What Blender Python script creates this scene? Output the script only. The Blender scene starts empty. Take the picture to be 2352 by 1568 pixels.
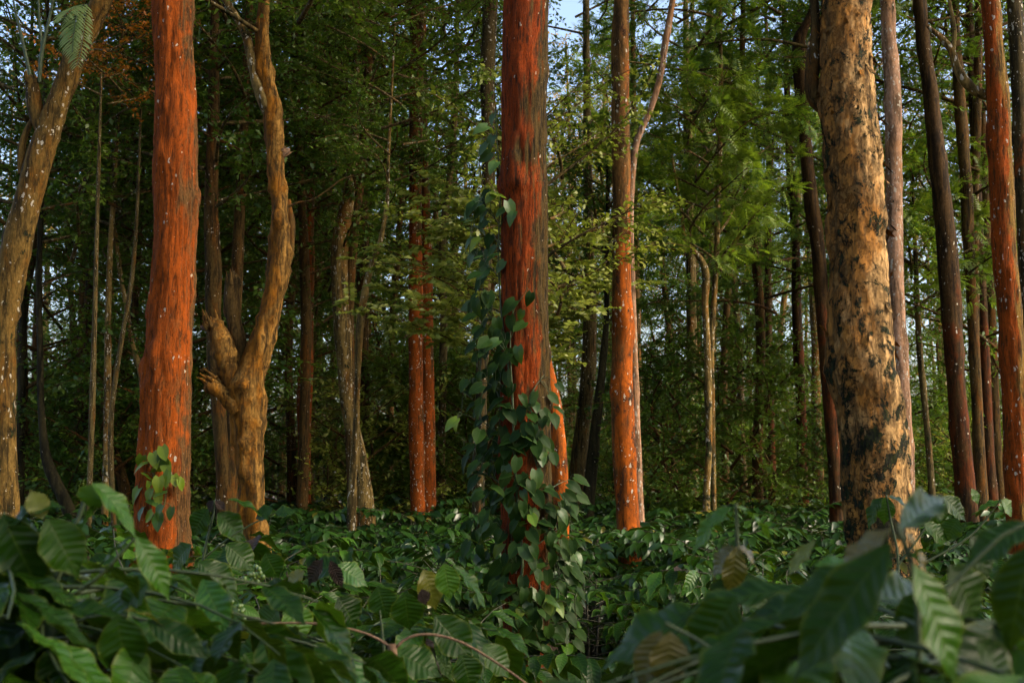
import bpy, math, random
import numpy as np
from mathutils import Vector, Matrix

# ------------------------------------------------------------------ camera, sky, sun, exposure
scene = bpy.context.scene
col = scene.collection
F = 2839.0                       # focal length in pixels of a 2352 px wide view (45 degree lens)
PITCH = math.atan(316.0 / F)
CAM = (0.0, 0.0, 1.8)
cam_data = bpy.data.cameras.new('camera')
cam_data.sensor_width = 36.0
cam_data.lens = 36.0 * F / 2352.0
cam_data.clip_start = 0.05
cam_data.clip_end = 1500
cam_data.dof.use_dof = True
cam_data.dof.focus_distance = 8.6
cam_data.dof.aperture_fstop = 6.3
cam = bpy.data.objects.new('camera', cam_data)
cam.location = CAM
cam.rotation_euler = (math.radians(90) + PITCH, 0, 0)
col.objects.link(cam)
scene.camera = cam

SUN_AZ = math.radians(108)       # from +Y (view direction), clockwise: to the right, a little behind the camera
SUN_EL = math.radians(36)
world = bpy.data.worlds.new('World')
scene.world = world
world.use_nodes = True
wn = world.node_tree
wn.nodes.clear()
sky = wn.nodes.new('ShaderNodeTexSky')
sky.sky_type = 'NISHITA'
sky.sun_disc = False
sky.sun_elevation = SUN_EL
sky.sun_rotation = SUN_AZ
sky.air_density = 1.0
sky.dust_density = 4.0
sky.ozone_density = 0.6
bg = wn.nodes.new('ShaderNodeBackground')
bg.inputs['Strength'].default_value = 0.13
wo = wn.nodes.new('ShaderNodeOutputWorld')
wn.links.new(sky.outputs[0], bg.inputs[0])
wn.links.new(bg.outputs[0], wo.inputs[0])

sd = bpy.data.lights.new('sun', 'SUN')
sd.energy = 1.8
sd.angle = math.radians(18)
sd.color = (1.0, 0.85, 0.62)
sun = bpy.data.objects.new('sun', sd)
sdir = Vector((math.sin(SUN_AZ) * math.cos(SUN_EL), math.cos(SUN_AZ) * math.cos(SUN_EL), math.sin(SUN_EL)))
sun.rotation_euler = sdir.to_track_quat('Z', 'Y').to_euler()
sun.location = (20, -4, 16)
col.objects.link(sun)

scene.view_settings.view_transform = 'Standard'
scene.view_settings.look = 'None'
scene.view_settings.exposure = 1.72
scene.view_settings.gamma = 1.0
scene.view_settings.use_curve_mapping = False
scene.cycles.use_denoising = True
scene.cycles.max_bounces = 4
scene.cycles.diffuse_bounces = 2
scene.cycles.glossy_bounces = 1
scene.cycles.transmission_bounces = 2
scene.cycles.adaptive_threshold = 0.03
scene.cycles.transparent_max_bounces = 4
scene.cycles.sample_clamp_indirect = 4.0

RNG = np.random.default_rng(7)
random.seed(11)

# ------------------------------------------------------------------ helpers
def P(px, py, d):
    """point seen at pixel (px,py) of a 2352x1568 view, d metres ahead along +Y"""
    x = (px - 1176.0) / F
    y = -(py - 784.0) / F
    c, s = math.cos(PITCH), math.sin(PITCH)
    Y = c - y * s
    Z = s + y * c
    k = d / Y
    return np.array((CAM[0] + x * k, d, CAM[2] + Z * k))

def hash3(ix, iy, iz, seed):
    n = (ix * 374761393 + iy * 668265263 + iz * 2147483647 + seed * 1274126177) & 0xFFFFFFFF
    n = ((n ^ (n >> 13)) * 1274126177) & 0xFFFFFFFF
    n = n ^ (n >> 16)
    return (n & 0xFFFF) / 65535.0

def vnoise(p, seed=0):
    p = np.asarray(p, dtype=float)
    i = np.floor(p).astype(np.int64)
    f = p - i
    f = f * f * (3 - 2 * f)
    r = 0
    for dx in (0, 1):
        for dy in (0, 1):
            for dz in (0, 1):
                w = (f[..., 0] if dx else 1 - f[..., 0]) * (f[..., 1] if dy else 1 - f[..., 1]) * (f[..., 2] if dz else 1 - f[..., 2])
                r = r + w * hash3(i[..., 0] + dx, i[..., 1] + dy, i[..., 2] + dz, seed)
    return r * 2 - 1

def mk_mesh(name, V, Q, mat, uv=None, lv=None, smooth=True):
    V = np.ascontiguousarray(V, dtype=np.float32)
    Q = np.ascontiguousarray(Q, dtype=np.int32)
    me = bpy.data.meshes.new(name)
    me.vertices.add(len(V))
    me.vertices.foreach_set('co', V.ravel())
    me.loops.add(Q.size)
    me.loops.foreach_set('vertex_index', Q.ravel())
    me.polygons.add(len(Q))
    me.polygons.foreach_set('loop_start', np.arange(0, Q.size, 4, dtype=np.int32))
    if smooth:
        me.polygons.foreach_set('use_smooth', np.ones(len(Q), dtype=bool))
    if uv is not None:
        l = me.uv_layers.new(name='UVMap')
        l.data.foreach_set('uv', np.ascontiguousarray(uv, dtype=np.float32)[Q.ravel()].ravel())
    if lv is not None:
        a = me.attributes.new('lv', 'FLOAT', 'POINT')
        a.data.foreach_set('value', np.ascontiguousarray(lv, dtype=np.float32))
    me.update(calc_edges=True)
    if mat is not None:
        me.materials.append(mat)
    return me

class MB:
    def __init__(self):
        self.V, self.Q, self.n = [], [], 0
    def add(self, V, Q):
        self.V.append(np.asarray(V, float)); self.Q.append(np.asarray(Q, int) + self.n); self.n += len(V)
        return self
    def mesh(self, name, mat, origin=(0, 0, 0), smooth=True):
        return mk_mesh(name, np.concatenate(self.V) - np.asarray(origin), np.concatenate(self.Q), mat, smooth=smooth)

def link(name, me, parent=None, loc=None, kind=None):
    o = bpy.data.objects.new(name, me)
    col.objects.link(o)
    if parent is not None:
        o.parent = parent
    if loc is not None:
        o.location = loc
    if kind:
        o['kind'] = kind
    return o

def thing(name, label, cat, loc=(0, 0, 0), group=None, rz=0.0, scale=1.0):
    o = bpy.data.objects.new(name, None)
    o.empty_display_size = 0.2
    col.objects.link(o)
    o.location = loc
    o.rotation_euler = (0, 0, rz)
    o.scale = (scale, scale, scale)
    o['label'] = label
    o['category'] = cat
    if group:
        o['group'] = group
    return o

def catmull(pts, step):
    """smooth curve through the points, tangents scaled to the length of each span"""
    pts = np.asarray(pts, float)
    L_ = np.linalg.norm(np.diff(pts[:, :3], axis=0), axis=1) + 1e-6
    S = np.diff(pts, axis=0) / L_[:, None]
    Tn = np.vstack([S[:1], (S[:-1] * L_[1:, None] + S[1:] * L_[:-1, None]) / (L_[:-1] + L_[1:])[:, None], S[-1:]])
    out = []
    for i in range(len(pts) - 1):
        n = max(2, int(L_[i] / step))
        t = np.linspace(0, 1, n, endpoint=False)[:, None]
        h = L_[i]
        out.append((2 * t ** 3 - 3 * t ** 2 + 1) * pts[i] + (t ** 3 - 2 * t ** 2 + t) * h * Tn[i] + (-2 * t ** 3 + 3 * t ** 2) * pts[i + 1] + (t ** 3 - t ** 2) * h * Tn[i + 1])
    out.append(pts[-1:])
    out = np.vstack(out)
    out[:, 3] = np.maximum(out[:, 3], 0.0006)
    return out

def tube(pts, sides=8, step=0.2, disp=None, seed=0, interp=True):
    """pts: rows x,y,z,r.  disp: list of (amplitude in m, horizontal frequency, vertical frequency, mode)"""
    C = catmull(pts, step) if interp else np.asarray(pts, float)
    T = np.gradient(C[:, :3], axis=0)
    T /= np.linalg.norm(T, axis=1)[:, None] + 1e-9
    ref = np.array((1.0, 0.0, 0.0)) if abs(T[len(T) // 2][0]) < 0.8 else np.array((0.0, 0.0, 1.0))
    B = np.cross(T, ref); B /= np.linalg.norm(B, axis=1)[:, None] + 1e-9
    N = np.cross(B, T)
    th = np.linspace(0, 2 * math.pi, sides, endpoint=False)
    D = N[:, None, :] * np.cos(th)[None, :, None] + B[:, None, :] * np.sin(th)[None, :, None]
    R = np.repeat(C[:, 3][:, None], sides, 1)
    if disp:
        base = C[:, None, :3] + D * R[..., None]
        for k, (amp, fh, fv, mode) in enumerate(disp):
            q = base * np.array((fh, fh, fv))
            n = vnoise(q, seed + k)
            if mode == 'ridge':
                n = 0.55 - 2 * np.abs(n)
            elif mode == 'pos':
                n = np.maximum(n - 0.35, 0) * 2.4
            R = R + amp * n * np.clip(C[:, 3][:, None] / 0.1, 0.3, 1.2)
        R = np.maximum(R, 0.0005)
    V = (C[:, None, :3] + D * R[..., None]).reshape(-1, 3)
    m = len(C)
    i = np.arange(m - 1)[:, None] * sides
    j = np.arange(sides)[None, :]
    j2 = (j + 1) % sides
    Q = np.stack([i + j, i + j2, i + sides + j2, i + sides + j], -1).reshape(-1, 4)
    return V, Q

# ------------------------------------------------------------------ materials
def new_mat(name):
    m = bpy.data.materials.new(name)
    m.use_nodes = True
    nt = m.node_tree
    nt.nodes.clear()
    return m, nt

class NB:
    def __init__(self, nt):
        self.nt = nt
    def n(self, typ, **kw):
        nd = self.nt.nodes.new(typ)
        for k, v in kw.items():
            setattr(nd, k, v)
        return nd
    def l(self, a, b):
        self.nt.links.new(a, b)
    def math(self, op, a, b=None, c=None, clamp=False):
        nd = self.n('ShaderNodeMath', operation=op, use_clamp=clamp)
        for i, x in enumerate((a, b, c)):
            if x is None:
                continue
            if isinstance(x, (int, float)):
                nd.inputs[i].default_value = x
            else:
                self.l(x, nd.inputs[i])
        return nd.outputs[0]
    def mix(self, fac, a, b):
        nd = self.n('ShaderNodeMix', data_type='RGBA')
        for sock, x in ((nd.inputs[0], fac), (nd.inputs[6], a), (nd.inputs[7], b)):
            if isinstance(x, (int, float)):
                sock.default_value = x
            elif isinstance(x, tuple):
                sock.default_value = (*x, 1.0)
            else:
                self.l(x, sock)
        return nd.outputs[2]
    def noise(self, vec, scale, detail=4, rough=0.6, dist=0.0):
        nd = self.n('ShaderNodeTexNoise')
        nd.inputs['Scale'].default_value = scale
        nd.inputs['Detail'].default_value = detail
        nd.inputs['Roughness'].default_value = rough
        nd.inputs['Distortion'].default_value = dist
        self.l(vec, nd.inputs['Vector'])
        return nd.outputs['Fac']
    def step(self, x, lo, hi):
        nd = self.n('ShaderNodeMapRange', interpolation_type='SMOOTHSTEP')
        nd.inputs['From Min'].default_value = lo
        nd.inputs['From Max'].default_value = hi
        self.l(x, nd.inputs['Value'])
        return nd.outputs[0]
    def scale(self, vec, s):
        nd = self.n('ShaderNodeMapping')
        nd.inputs['Scale'].default_value = s
        self.l(vec, nd.inputs['Vector'])
        return nd.outputs[0]

def bark_mat(name, light, dark, algae, algae_amt, side=None, side_col=None, lichen=0.0, moss=0.0, fine=26.0, bump=0.6, plates=0.0, crevice=0.85, lsize=1.0, mossc=((0.008, 0.009, 0.005), (0.020, 0.024, 0.005)), zfade=None, mottle=0.0):
    warm = lambda c: (c[0], c[1] * 1.14, c[2] * 0.62)
    light, dark, algae = warm(light), warm(dark), warm(algae)
    m, nt = new_mat(name)
    b = NB(nt)
    tc = b.n('ShaderNodeTexCoord')
    oi = b.n('ShaderNodeObjectInfo')
    add = b.n('ShaderNodeVectorMath', operation='MULTIPLY_ADD')
    b.l(oi.outputs['Random'], add.inputs[0]); add.inputs[1].default_value = (37, 19, 53); b.l(tc.outputs['Object'], add.inputs[2])
    vec = add.outputs[0]
    tall = b.scale(vec, (1, 1, 0.13))
    mid = b.scale(vec, (1, 1, 0.5))
    n_fine = b.noise(tall, fine, 5, 0.72, 0.4)
    n_grain = b.noise(mid, fine * 2.2, 4, 0.75)
    n_big = b.noise(mid, 2.6, 5, 0.65, 0.6)
    n_patch = b.noise(b.scale(vec, (1, 1, 0.45)), 5.5, 6, 0.7, 0.8)
    base = b.mix(b.step(n_fine, 0.34, 0.62), dark, light)
    base = b.mix(b.math('MULTIPLY', b.step(n_grain, 0.5, 0.68), 0.4), base, tuple(min(1, c * 1.5 + 0.02) for c in light))
    # algae bloom: uneven orange coat
    am = b.math('ADD', n_big, b.math('MULTIPLY', b.math('SUBTRACT', n_patch, 0.5), 0.7))
    if side is not None:
        ge = b.n('ShaderNodeNewGeometry')
        dt = b.n('ShaderNodeVectorMath', operation='DOT_PRODUCT')
        b.l(ge.outputs['Normal'], dt.inputs[0]); dt.inputs[1].default_value = side
        am = b.math('ADD', am, b.math('MULTIPLY', dt.outputs['Value'], 0.22))
    if zfade:
        zq = b.n('ShaderNodeSeparateXYZ'); b.l(tc.outputs['Object'], zq.inputs[0])
        am = b.math('SUBTRACT', am, b.math('MULTIPLY', b.step(zq.outputs['Z'], *zfade), 0.34))
    amask = b.step(am, 0.62 - 0.5 * algae_amt, 0.86 - 0.5 * algae_amt)
    amask = b.math('MULTIPLY', amask, b.step(n_fine, 0.2, 0.5))
    ac = b.mix(b.step(n_patch, 0.4, 0.62), tuple(c * 0.62 for c in algae), algae)
    base = b.mix(amask, base, ac)
    crev = b.math('MULTIPLY', b.step(n_fine, 0.52, 0.38), crevice)
    crev = b.math('MULTIPLY', crev, b.step(n_grain, 0.2, 0.55))
    base = b.mix(b.math('MULTIPLY', b.step(n_grain, 0.55, 0.35), 0.45), base, tuple(c * 0.8 for c in dark))
    base = b.mix(crev, base, tuple(c * 0.55 for c in dark))
    hgt = b.math('ADD', n_fine, b.math('MULTIPLY', n_grain, 0.5))
    if plates:
        vp = b.n('ShaderNodeTexVoronoi', feature='DISTANCE_TO_EDGE')
        vp.inputs['Scale'].default_value = 11.0
        dst = b.n('ShaderNodeVectorMath', operation='ADD')
        b.l(b.scale(vec, (1, 1, 0.55)), dst.inputs[0])
        nn = b.n('ShaderNodeTexNoise'); nn.inputs['Scale'].default_value = 9.0; b.l(vec, nn.inputs['Vector'])
        sc = b.n('ShaderNodeVectorMath', operation='SCALE'); b.l(nn.outputs['Color'], sc.inputs[0]); sc.inputs['Scale'].default_value = 0.22
        b.l(sc.outputs[0], dst.inputs[1]); b.l(dst.outputs[0], vp.inputs['Vector'])
        crack = b.math('SUBTRACT', 1.0, b.step(vp.outputs['Distance'], 0.0, 0.09))
        crack = b.math('MULTIPLY', crack, b.step(b.noise(vec, 4.0, 3), 0.45, 0.6))
        base = b.mix(b.math('MULTIPLY', crack, plates), base, tuple(c * 0.35 for c in dark))
        hgt = b.math('SUBTRACT', hgt, b.math('MULTIPLY', crack, 0.8))
    if mottle:
        mt = b.noise(b.scale(vec, (1, 1, 0.6)), 11.0, 9, 0.8, 0.3)
        base = b.mix(b.math('MULTIPLY', b.step(mt, 0.49, 0.56), mottle), base, tuple(c * 1.3 for c in dark))
        hgt = b.math('SUBTRACT', hgt, b.math('MULTIPLY', b.step(mt, 0.49, 0.56), 0.6))
    if moss:
        mn = b.noise(b.scale(vec, (1, 1, 0.7)), 4.8, 9, 0.80, 0.3)
        zz = b.n('ShaderNodeSeparateXYZ'); b.l(tc.outputs['Object'], zz.inputs[0])
        low = b.math('MULTIPLY', b.step(zz.outputs['Z'], 4.6, 1.2), 0.035)
        mm = b.step(b.math('ADD', mn, low), 0.70 - 0.16 * moss, 0.735 - 0.16 * moss)
        base = b.mix(mm, base, b.mix(b.step(n_grain, 0.4, 0.62), *mossc))
        hgt = b.math('ADD', hgt, b.math('MULTIPLY', mm, 0.5))
    if lichen:
        wob = b.n('ShaderNodeTexNoise'); wob.inputs['Scale'].default_value = 22.0; b.l(vec, wob.inputs['Vector'])
        wsc = b.n('ShaderNodeVectorMath', operation='SCALE'); b.l(wob.outputs['Color'], wsc.inputs[0]); wsc.inputs['Scale'].default_value = 0.045
        wad = b.n('ShaderNodeVectorMath', operation='ADD'); b.l(b.scale(vec, (1, 1, 0.5)), wad.inputs[0]); b.l(wsc.outputs[0], wad.inputs[1])
        vo = b.n('ShaderNodeTexVoronoi'); vo.inputs['Scale'].default_value = 34.0
        b.l(wad.outputs[0], vo.inputs['Vector'])
        rnd = b.n('ShaderNodeSeparateColor'); b.l(vo.outputs['Color'], rnd.inputs[0])
        size = b.math('MULTIPLY_ADD', b.math('POWER', rnd.outputs[1], 3.5), 0.26 * min(lsize, 1.4), 0.045 * lsize)
        spot = b.math('LESS_THAN', b.math('MULTIPLY_ADD', n_grain, 0.40, vo.outputs['Distance']), b.math('ADD', size, 0.212))
        ln = b.math('MULTIPLY_ADD', b.noise(b.scale(vec, (0.7, 0.7, 1.1)), 2.2, 5, 0.75), 2.0, -0.5)
        sel = b.step(b.math('MULTIPLY_ADD', rnd.outputs[0], 0.42, ln), 0.98 - 0.36 * lichen, 1.0 - 0.36 * lichen)
        lm = b.math('MULTIPLY', spot, sel)
        base = b.mix(b.math('MULTIPLY', lm, 0.9), base, (0.34, 0.31, 0.25))
        hgt = b.math('ADD', hgt, b.math('MULTIPLY', lm, 0.4))
    bp = b.n('ShaderNodeBump')
    bp.inputs['Strength'].default_value = bump
    bp.inputs['Distance'].default_value = 0.02
    b.l(hgt, bp.inputs['Height'])
    pr = b.n('ShaderNodeBsdfPrincipled')
    b.l(base, pr.inputs['Base Color'])
    pr.inputs['Roughness'].default_value = 0.85
    pr.inputs['Specular IOR Level'].default_value = 0.12
    b.l(bp.outputs[0], pr.inputs['Normal'])
    out = b.n('ShaderNodeOutputMaterial')
    b.l(pr.outputs[0], out.inputs[0])
    return m

def leaf_mat(name, c1, c2, vein=None, nveins=9, rough=0.42, transl=0.25, specks=0.0, yellow=0.0, spec=0.5, wear=(0.30, 0.24, 0.03), ripple=0.5, lat_amt=0.16, gloss=0.05):
    m, nt = new_mat(name)
    b = NB(nt)
    oi = b.n('ShaderNodeObjectInfo')
    at = b.n('ShaderNodeAttribute', attribute_name='lv')
    rnd = b.math('FRACT', b.math('ADD', at.outputs['Fac'], oi.outputs['Random']))
    colr = b.mix(rnd, c1, c2)
    if yellow:
        colr = b.mix(b.step(rnd, 1.0 - yellow, 1.0 - yellow * 0.7), colr, wear)
    nrm = None
    if vein is not None:
        uv = b.n('ShaderNodeUVMap')
        sp = b.n('ShaderNodeSeparateXYZ'); b.l(uv.outputs[0], sp.inputs[0])
        av = b.math('ABSOLUTE', b.math('SUBTRACT', sp.outputs['X'], 0.5))
        mid = b.math('SUBTRACT', 1.0, b.step(av, 0.012, 0.035))
        ph = b.math('SUBTRACT', b.math('MULTIPLY', sp.outputs['Y'], float(nveins)), b.math('MULTIPLY', av, 2.6))
        w = b.math('ABSOLUTE', b.math('SUBTRACT', b.math('FRACT', ph), 0.5))
        lat = b.math('SUBTRACT', 1.0, b.step(w, 0.02, 0.10))
        vm = b.math('MAXIMUM', mid, b.math('MULTIPLY', lat, lat_amt))
        colr = b.mix(b.math('MULTIPLY', vm, 0.7), colr, vein)
        tc = b.n('ShaderNodeTexCoord')
        nz = b.noise(tc.outputs['Object'], 55.0, 3, 0.6)
        colr = b.mix(b.math('MULTIPLY', b.step(nz, 0.35, 0.75), 0.35), colr, tuple(c * 0.55 for c in c1))
        edge = b.step(b.math('ADD', av, b.math('MULTIPLY', nz, 0.12)), 0.47, 0.56)
        colr = b.mix(b.math('MULTIPLY', edge, 0.55), colr, wear)
        if specks:
            vo = b.n('ShaderNodeTexVoronoi'); vo.inputs['Scale'].default_value = 120.0
            b.l(tc.outputs['Object'], vo.inputs['Vector'])
            s = b.math('MULTIPLY', b.math('SUBTRACT', 1.0, b.step(vo.outputs['Distance'], 0.16, 0.30)), b.step(b.noise(tc.outputs['Object'], 28.0, 3), 0.52, 0.62))
            colr = b.mix(b.math('MULTIPLY', s, specks), colr, (0.38, 0.42, 0.36))
        bp = b.n('ShaderNodeBump'); bp.inputs['Strength'].default_value = ripple; bp.inputs['Distance'].default_value = 0.004
        sw = b.math('SUBTRACT', b.math('SINE', b.math('MULTIPLY', ph, 6.2832)), b.math('MULTIPLY', mid, 1.5))
        b.l(sw, bp.inputs['Height'])
        nrm = bp.outputs[0]
    if nrm is not None:
        pr = b.n('ShaderNodeBsdfPrincipled')
        b.l(colr, pr.inputs['Base Color'])
        pr.inputs['Roughness'].default_value = rough
        pr.inputs['Specular IOR Level'].default_value = spec
        b.l(nrm, pr.inputs['Normal'])
    else:
        df = b.n('ShaderNodeBsdfDiffuse'); b.l(colr, df.inputs['Color'])
        gl = b.n('ShaderNodeBsdfGlossy'); gl.inputs['Roughness'].default_value = rough
        pr = b.n('ShaderNodeMixShader'); pr.inputs[0].default_value = gloss
        b.l(df.outputs[0], pr.inputs[1]); b.l(gl.outputs[0], pr.inputs[2])
    tr = b.n('ShaderNodeBsdfTranslucent')
    tcx = b.mix(0.20, colr, (0.16, 0.26, 0.01))
    b.l(tcx, tr.inputs['Color'])
    mx = b.n('ShaderNodeMixShader'); mx.inputs[0].default_value = transl
    b.l(pr.outputs[0], mx.inputs[1]); b.l(tr.outputs[0], mx.inputs[2])
    out = b.n('ShaderNodeOutputMaterial')
    b.l(mx.outputs[0], out.inputs[0])
    return m

def plain_mat(name, c1, c2, scale=20.0, rough=0.8, bump=0.3):
    m, nt = new_mat(name)
    b = NB(nt)
    tc = b.n('ShaderNodeTexCoord')
    n = b.noise(tc.outputs['Object'], scale, 6, 0.7)
    pr = b.n('ShaderNodeBsdfPrincipled')
    b.l(b.mix(b.step(n, 0.35, 0.65), c1, c2), pr.inputs['Base Color'])
    pr.inputs['Roughness'].default_value = rough
    bp = b.n('ShaderNodeBump'); bp.inputs['Strength'].default_value = bump; bp.inputs['Distance'].default_value = 0.01
    b.l(n, bp.inputs['Height']); b.l(bp.outputs[0], pr.inputs['Normal'])
    out = b.n('ShaderNodeOutputMaterial')
    b.l(pr.outputs[0], out.inputs[0])
    return m

ORANGE = (0.46, 0.085, 0.014)
RED = (0.36, 0.045, 0.010)
DARKSCAR = ((0.020, 0.010, 0.005), (0.055, 0.022, 0.008))
M = {
    'red_left': bark_mat('bark_red_left', (0.105, 0.044, 0.021), (0.026, 0.012, 0.006), (0.285, 0.050, 0.005), 0.62, (-0.75, -0.66, 0), None, 0.36, 0, 46, 1.0, 0, 0.55, 1.1),
    'red_center': bark_mat('bark_red_center', (0.056, 0.029, 0.010), (0.013, 0.008, 0.0035), (0.225, 0.030, 0.003), 0.54, (-1.5, -0.35, 0), None, 0.36, 0, 52, 1.0, 0, 0.75, 1.1),
    'pale_plate': bark_mat('bark_pale_plate', (0.385, 0.205, 0.150), (0.110, 0.055, 0.034), (0.320, 0.118, 0.040), 0.34, (-0.9, -0.3, 0), None, 0.0, 1.02, 15, 1.0, 0, 0.75, mottle=0.45),
    'orange': bark_mat('bark_orange', (0.120, 0.050, 0.021), (0.030, 0.015, 0.008), (0.300, 0.058, 0.005), 0.64, (0.6, -0.5, 0), None, 0.72, 0.8, 16, 0.6, 0, 0.5, 1.6, DARKSCAR, (3.4, 5.6)),
    'orange_plain': bark_mat('bark_orange_plain', (0.085, 0.038, 0.014), (0.026, 0.013, 0.006), (0.250, 0.046, 0.006), 0.74, (-0.6, -0.5, 0), None, 0.74, 0.4, 16, 0.5, 0, 0.6, 2.4, DARKSCAR, (5.0, 7.6)),
    'red_right': bark_mat('bark_red_right', (0.150, 0.074, 0.023), (0.034, 0.016, 0.006), (0.250, 0.040, 0.004), 0.44, (-1.3, -0.3, 0), None, 0.72, 0.25, 34, 0.9, 0, 0.75, 1.3, DARKSCAR),
    'knotty': bark_mat('bark_knotty', (0.230, 0.105, 0.040), (0.055, 0.026, 0.010), (0.280, 0.090, 0.010), 0.46, (-0.9, -0.3, 0), None, 0.0, 0.35, 24, 1.0, 0, 0.8, mottle=0.28),
    'brown': bark_mat('bark_brown', (0.070, 0.035, 0.014), (0.018, 0.010, 0.005), (0.100, 0.032, 0.006), 0.33, None, None, 0.25, 0.4, 20, 0.7, 0, 0.8, 1.8),
    'leaning': bark_mat('bark_leaning', (0.120, 0.062, 0.024), (0.030, 0.017, 0.008), (0.125, 0.046, 0.009), 0.34, None, None, 0.60, 0.7, 18, 0.8, 0, 0.8, 2.2),
    'mottled': bark_mat('bark_mottled', (0.170, 0.100, 0.054), (0.036, 0.022, 0.012), (0.150, 0.055, 0.012), 0.33, None, None, 0.92, 0.7, 14, 0.6, 0, 0.7, 3.6),
    'pink_dapple': bark_mat('bark_pink_dapple', (0.300, 0.150, 0.165), (0.095, 0.048, 0.046), (0.280, 0.120, 0.090), 0.35, None, None, 1.05, 0.5, 14, 0.6, 0, 0.6, 3.8),
    'dark_spotted': bark_mat('bark_dark_spotted', (0.050, 0.030, 0.016), (0.012, 0.008, 0.005), (0.17, 0.034, 0.006), 0.12, None, None, 0.8, 0.6, 14, 0.6, 0, 0.8, 2.2),
    'dark_red': bark_mat('bark_dark_red', (0.044, 0.019, 0.007), (0.013, 0.006, 0.003), (0.085, 0.0165, 0.003), 0.46, None, None, 0.12, 0.1, 18, 0.6, 0, 0.8, 1.4, DARKSCAR, (3.5, 6.5)),
    'grey': bark_mat('bark_grey', (0.105, 0.066, 0.040), (0.026, 0.017, 0.011), (0.12, 0.046, 0.012), 0.25, None, None, 0.6, 0.6, 14, 0.6, 0, 0.8, 2.0),
    'black': bark_mat('bark_black', (0.024, 0.017, 0.010), (0.007, 0.006, 0.004), (0.040, 0.022, 0.007), 0.1, None, None, 0.1, 0.2, 14, 0.5),
}
L = {
    'feather': leaf_mat('leaf_feather', (0.032, 0.090, 0.008), (0.125, 0.178, 0.010), None, rough=0.5, transl=0.45),
    'broad': leaf_mat('leaf_broad', (0.024, 0.072, 0.008), (0.100, 0.152, 0.010), None, rough=0.45, transl=0.42),
    'lime': leaf_mat('leaf_lime', (0.115, 0.160, 0.014), (0.21, 0.225, 0.022), None, rough=0.5, transl=0.4),
    'gold': leaf_mat('leaf_painted_sun', (0.16, 0.15, 0.018), (0.48, 0.27, 0.030), None, rough=0.5, transl=0.45),  # sunlight on distant foliage, put into the leaf colour
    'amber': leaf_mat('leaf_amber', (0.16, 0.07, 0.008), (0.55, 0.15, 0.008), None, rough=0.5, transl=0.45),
    'coffee': leaf_mat('leaf_coffee', (0.0045, 0.021, 0.0012), (0.015, 0.047, 0.0018), (0.030, 0.056, 0.006), 9, 0.30, 0.18, 0.14, 0.0, 0.11, (0.060, 0.080, 0.006), 0.22),
    'coffee_far': leaf_mat('leaf_coffee_far', (0.0055, 0.025, 0.003), (0.020, 0.056, 0.004), None, 9, 0.36, 0.16, 0.0, 0.01, wear=(0.09, 0.09, 0.01), gloss=0.05),
    'coffee_bright': leaf_mat('leaf_coffee_bright', (0.022, 0.082, 0.003), (0.040, 0.102, 0.004), (0.060, 0.105, 0.010), 9, 0.34, 0.26, 0.12, 0.0, 0.25, (0.11, 0.13, 0.008), 0.25),
    'coffee_yellow': leaf_mat('leaf_coffee_yellow', (0.070, 0.095, 0.005), (0.095, 0.085, 0.006), (0.09, 0.10, 0.012), 9, 0.36, 0.28, 0.1, 0.0, 0.35, (0.13, 0.11, 0.008), 0.12),
    'coffee_bronze': leaf_mat('leaf_coffee_bronze', (0.065, 0.062, 0.005), (0.085, 0.062, 0.007), (0.070, 0.060, 0.012), 9, 0.36, 0.2, 0.0, 0.0, 0.45, (0.09, 0.07, 0.006), 0.3),
    'coffee_dry': leaf_mat('leaf_coffee_dry', (0.022, 0.011, 0.007), (0.038, 0.022, 0.014), (0.015, 0.009, 0.007), 10, 0.7, 0.05, 0.3, 0.0, 0.2, (0.03, 0.015, 0.008), 1.0),
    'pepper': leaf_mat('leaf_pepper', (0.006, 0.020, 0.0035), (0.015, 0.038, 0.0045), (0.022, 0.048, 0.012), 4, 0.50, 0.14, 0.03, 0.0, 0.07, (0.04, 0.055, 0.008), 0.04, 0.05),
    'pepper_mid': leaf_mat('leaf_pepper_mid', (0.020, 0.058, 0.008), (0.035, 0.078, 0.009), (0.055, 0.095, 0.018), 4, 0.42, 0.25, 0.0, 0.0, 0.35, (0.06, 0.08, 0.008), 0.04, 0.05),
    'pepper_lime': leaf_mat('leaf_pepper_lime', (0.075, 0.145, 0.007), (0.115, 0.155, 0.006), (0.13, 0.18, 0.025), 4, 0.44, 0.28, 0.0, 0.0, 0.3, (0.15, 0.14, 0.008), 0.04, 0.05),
    'fern': leaf_mat('leaf_fern', (0.13, 0.20, 0.045), (0.20, 0.26, 0.07), None, rough=0.5, transl=0.35),
}
M['coffee_stem'] = plain_mat('coffee_stem', (0.016, 0.016, 0.008), (0.04, 0.032, 0.014), 40)
M['green_stem'] = plain_mat('green_stem', (0.014, 0.028, 0.005), (0.035, 0.055, 0.008), 40, 0.6)
M['twig'] = plain_mat('dry_twig', (0.09, 0.045, 0.020), (0.19, 0.105, 0.050), 60, 0.75, 0.5)
M['broken'] = plain_mat('broken_wood', (0.06, 0.030, 0.014), (0.19, 0.10, 0.045), 30, 0.85, 0.9)
M['berry'] = plain_mat('berry', (0.035, 0.085, 0.010), (0.07, 0.115, 0.015), 10, 0.4, 0.05)

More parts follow.
